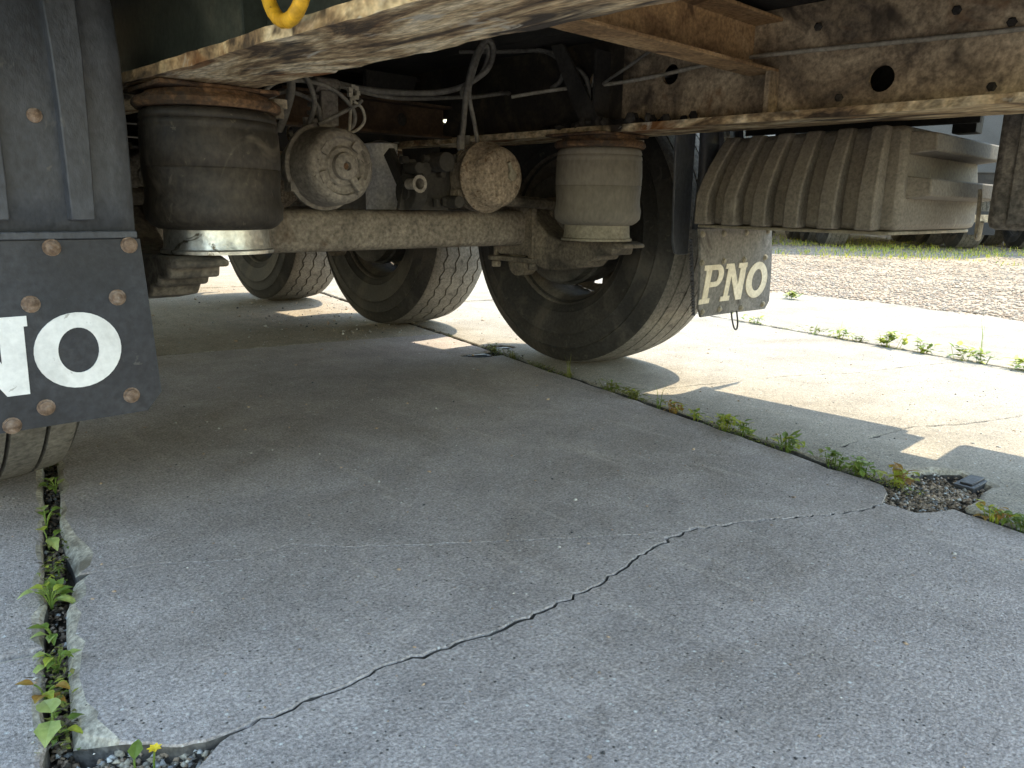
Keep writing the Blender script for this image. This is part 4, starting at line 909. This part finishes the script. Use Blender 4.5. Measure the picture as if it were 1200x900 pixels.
leafy(-.985,-.40,J1, rnd_leafy(3,.040,.055,['leaf'],sl=.02)+[(80,.02,.045,.017,.01,.02,'leaf_p',.05)], 'weed with one broad upright leaf in the left joint, second from the tyre', G1)
leafy(-1.005,-.50,J1, [(110,.012,.04,.015,.01,.02,'leaf_y',.05),(280,.012,.045,.016,.0,.02,'leaf_p',.035),(30,.02,.035,.010,.02,.02,'leaf',.03)], 'weed with two drooping light leaves in the left joint, third from the tyre', G1)
leafy(-1.058,-.735,J1, rnd_leafy(16,.034,.05,['leaf_p','leaf_p','leaf_y','leaf'],sl=.026), 'bushy pale green weed at the widest chip of the left joint', G1)
leafy(-1.083,-.845,J1, rnd_leafy(5,.030,.045,['leaf','leaf_p'],sl=.016), 'sparse green sprig just nearer than the bushy pale weed', G1)
leafy(-1.098,-.925,J1, rnd_leafy(7,.026,.05,['leaf','leaf_y','leaf_p'],sl=.02), 'thin many-leaved sprig in the left joint above the yellowing weed', G1)
leafy(-1.125,-.985,J1, rnd_leafy(6,.030,.04,['leaf_y','leaf_o','leaf_p'],120,330,sl=.026), 'yellowing weed leaning left out of the left joint', G1)
leafy(-1.137,-1.07,J1, [(75,.012,.042,.020,.012,.01,'leaf_p',.045),(250,.01,.046,.020,.0,.015,'leaf_p',.045),(20,.02,.03,.01,.02,.02,'leaf',.02),(330,.02,.028,.008,.01,.02,'leaf_y',.02)], 'weed with two large round pale leaves nearest the camera in the left joint', G1)
leafy(-1.088,-1.19,-.02, [(70,.006,.034,.011,.02,.01,'leaf',.03),(180,.012,.02,.006,.01,.01,'leaf_p',.015),(-60,.012,.02,.005,.01,.01,'leaf_y',.012)], 'single upright green leaf in the broken slab corner at the bottom', G1)
e = empty('flowering_weed', None, (-1.073,-1.204,-.02)); tag(e, 'tiny yellow flower in the broken slab corner at the bottom', 'weed', G1)
m = MB(); stem_into(m, [(0,0,0),(.002,.003,.02),(.004,.003,.034)]); m.build('stem', 'leaf', e)
m = MB()
for k_ in range(7): leaf_into(m, (.004,.003,.034), k_*.9, .008, .003, .003, .001)
m.build('petals', 'flower', e, sharp=0)

def tuft(x, y, z, k_, L, hmax, mats, label, group, spread=.02, along=1.0, blades_=5, bh=.04, name='joint_weed'):
    """small low weed: many leaflets in one mesh"""
    ms = list(dict.fromkeys(mats)); m = MB()
    for _ in range(k_):
        t = random.gauss(0,1)*spread*along; q = random.gauss(0,1)*.007
        px, py = AV[0]*t+BV[0]*q, AV[1]*t+BV[1]*q
        leaf_into(m, (px,py,random.uniform(.2,1)*hmax), random.uniform(0,6.28), 1.35*L*random.uniform(.6,1.3), 1.35*L*random.uniform(.2,.38), random.uniform(.1,.9)*L, random.uniform(0,.7)*L, ms.index(random.choice(mats)), n_=4)
    for _ in range(max(3, k_//6)):
        t = random.gauss(0,1)*spread*along; stem_into(m, [(AV[0]*t*.6,AV[1]*t*.6,0),(AV[0]*t,AV[1]*t,hmax*.9)], .0009, 0)
    for _ in range(blades_):
        an = random.uniform(0,6.28); ln = random.uniform(.1,.4)*bh; h = bh*random.uniform(.6,1.1); wv = .0018
        c_, s_ = math.cos(an), math.sin(an); ox, oy = random.gauss(0,.006), random.gauss(0,.006)
        m.add([(ox-s_*wv,oy+c_*wv,0),(ox+s_*wv,oy-c_*wv,0),(ox+c_*ln*.3+s_*wv*.8,oy+s_*ln*.3-c_*wv*.8,h*.6),(ox+c_*ln*.3-s_*wv*.8,oy+s_*ln*.3+c_*wv*.8,h*.6),(ox+c_*ln,oy+s_*ln,h)], [(0,1,2,3),(3,2,4)], 0)
    o = m.build(name, ms, sharp=0); o.location = (x,y,z); return tag(o, label, 'weed', group)
Z2 = -.008
def J(a, bc): return ab(a, bc)
tuft(*J(.56,.775),Z2, 40,.014,.035,['moss','moss','leaf_y'], 'mossy green tuft between the two thin iron lugs', G2, .022)
tuft(*J(.40,.775),Z2, 45,.012,.03,['moss','dirt','moss'], 'dark brown moss strip just nearer than the iron lugs', G2, .05)
tuft(*J(.00,.775),Z2, 6,.012,.02,['moss'], 'few thin dry grass blades in the joint by the nearest wheel', G2, .02, blades_=7, bh=.085, name='grass_tuft')
tuft(*J(-.26,.775),Z2, 60,.013,.034,['moss','moss','leaf'], 'low dark moss tuft at the far start of the mossy joint stretch', G2, .035)
tuft(*J(-.37,.775),Z2, 60,.014,.034,['moss','leaf_y','moss'], 'mossy tuft with yellow tips just beyond the single tall grass blade', G2, .032)
tuft(*J(-.49,.775),Z2, 10,.013,.03,['leaf','moss'], 'tall upright green grass blade in the middle joint', G2, .015, blades_=3, bh=.11, name='grass_tuft')
tuft(*J(-.56,.775),Z2, 40,.015,.034,['leaf_o','leaf_y','moss'], 'reddish yellow weed just nearer than the single tall grass blade', G2, .022)
tuft(*J(-.65,.775),Z2, 25,.014,.03,['leaf_y','leaf'], 'small yellow green sprout between the reddish weed and the bushy pair', G2, .014)
tuft(*J(-.765,.775),Z2, 55,.018,.044,['leaf_y','leaf','leaf_y'], 'bright bushy weed, far one of the pair in mid joint', G2, .022)
tuft(*J(-.83,.775),Z2, 30,.018,.044,['leaf','leaf_y'], 'bright leafy weed, near one of the pair in mid joint', G2, .018)
tuft(*J(-.985,.775),Z2, 45,.018,.045,['leaf','leaf','leaf_y'], 'rich green weed halfway between the bushy pair and the rubble hole', G2, .024)
tuft(*J(-1.12,.775),Z2, 35,.017,.038,['leaf','leaf','moss'], 'low dark green weed before the rubble hole, the farther of two', G2, .02)
tuft(*J(-1.19,.775),Z2, 45,.018,.042,['leaf','leaf','leaf_p'], 'spreading green weed at the far rim of the rubble hole', G2, .02)
tuft(*J(-1.285,.785),Z2+.004, 40,.018,.042,['leaf_y','leaf_o','leaf_y'], 'orange and yellow weed standing in the rubble hole', G2, .014)
tuft(*J(-1.50,.773),Z2, 40,.016,.035,['leaf_y','leaf_o','leaf'], 'yellow brown weed in the joint just nearer than the rubble hole', G2, .022)
tuft(*J(-1.56,.773),Z2, 45,.017,.03,['leaf','leaf'], 'dark green creeping weed where the middle joint leaves the right edge', G2, .03)
def moss_strip(bc, a0, a1, n_, w_, label):
    ms = ['moss','leaf','dirt','leaf_y']; m = MB()
    for _ in range(n_):
        a = random.uniform(a0, a1); q = random.gauss(0, w_)
        if vnoise(a*8, 3)+.4*vnoise(a*31, 5) < .05: continue
        x, y = ab(a, bc+q); leaf_into(m, (x,y,random.uniform(-.018,.006)), random.uniform(0,6.28), random.uniform(.005,.013), random.uniform(.0018,.004), random.uniform(0,.008), random.uniform(0,.006), random.choices((0,1,2,3),(5,2,3,1))[0], n_=2)
    tag(m.build('joint_moss', ms, sharp=0), label, 'moss', kind='stuff')
moss_strip(.775, -1.7, 1.0, 4200, .006, 'thin moss and dead stalks lining the middle joint')
moss_strip(2.427, -1.6, 1.6, 1800, .006, 'thin moss lining the far joint')
moss_strip(-.857, -1.45, .1, 1500, .008, 'thin moss lining the left joint')
Z3 = -.008
tuft(3.75,.46,.0, 40,.03,.05,['leaf','leaf_y','leaf_p'], 'green clump at the gravel edge beside the dust grey flap', G3, .035)
tuft(*J(.62,2.427),Z3, 30,.022,.045,['leaf','leaf_y'], 'green tuft in the far joint below the dust grey flap', G3, .05)
tuft(*J(.22,2.427),Z3, 22,.02,.04,['leaf','moss'], 'low green sprig in the far joint right of the dust grey flap', G3, .04, blades_=3, bh=.08)
tuft(*J(.09,2.427),Z3, 26,.022,.045,['leaf_y','leaf'], 'scraggy yellow green weed in the far joint with a thin blade', G3, .035, blades_=3, bh=.10)
tuft(*J(.0,2.427),Z3, 18,.02,.035,['moss','leaf'], 'small mossy sprig in the far joint before the bright clump', G3, .03)
tuft(*J(-.165,2.427),Z3, 46,.030,.075,['leaf_y','leaf','leaf_y'], 'largest bright green clump in the far joint', G3, .035)
tuft(*J(-.33,2.427),Z3, 36,.026,.06,['leaf_y','leaf'], 'round bright clump in the far joint, next right of the largest', G3, .022)
tuft(*J(-.50,2.427),Z3, 26,.028,.065,['leaf_y','leaf'], 'spreading clump in the far joint left of the tall thin blade', G3, .03)
tuft(*J(-.575,2.427),Z3, 26,.024,.05,['leaf','leaf_y'], 'clump with one tall thin dry blade in the far joint', G3, .03, blades_=2, bh=.24)
tuft(*J(-.75,2.427),Z3, 34,.028,.05,['leaf_y','leaf_p'], 'yellowish clump in the far joint at the right edge', G3, .03, blades_=2, bh=.09)
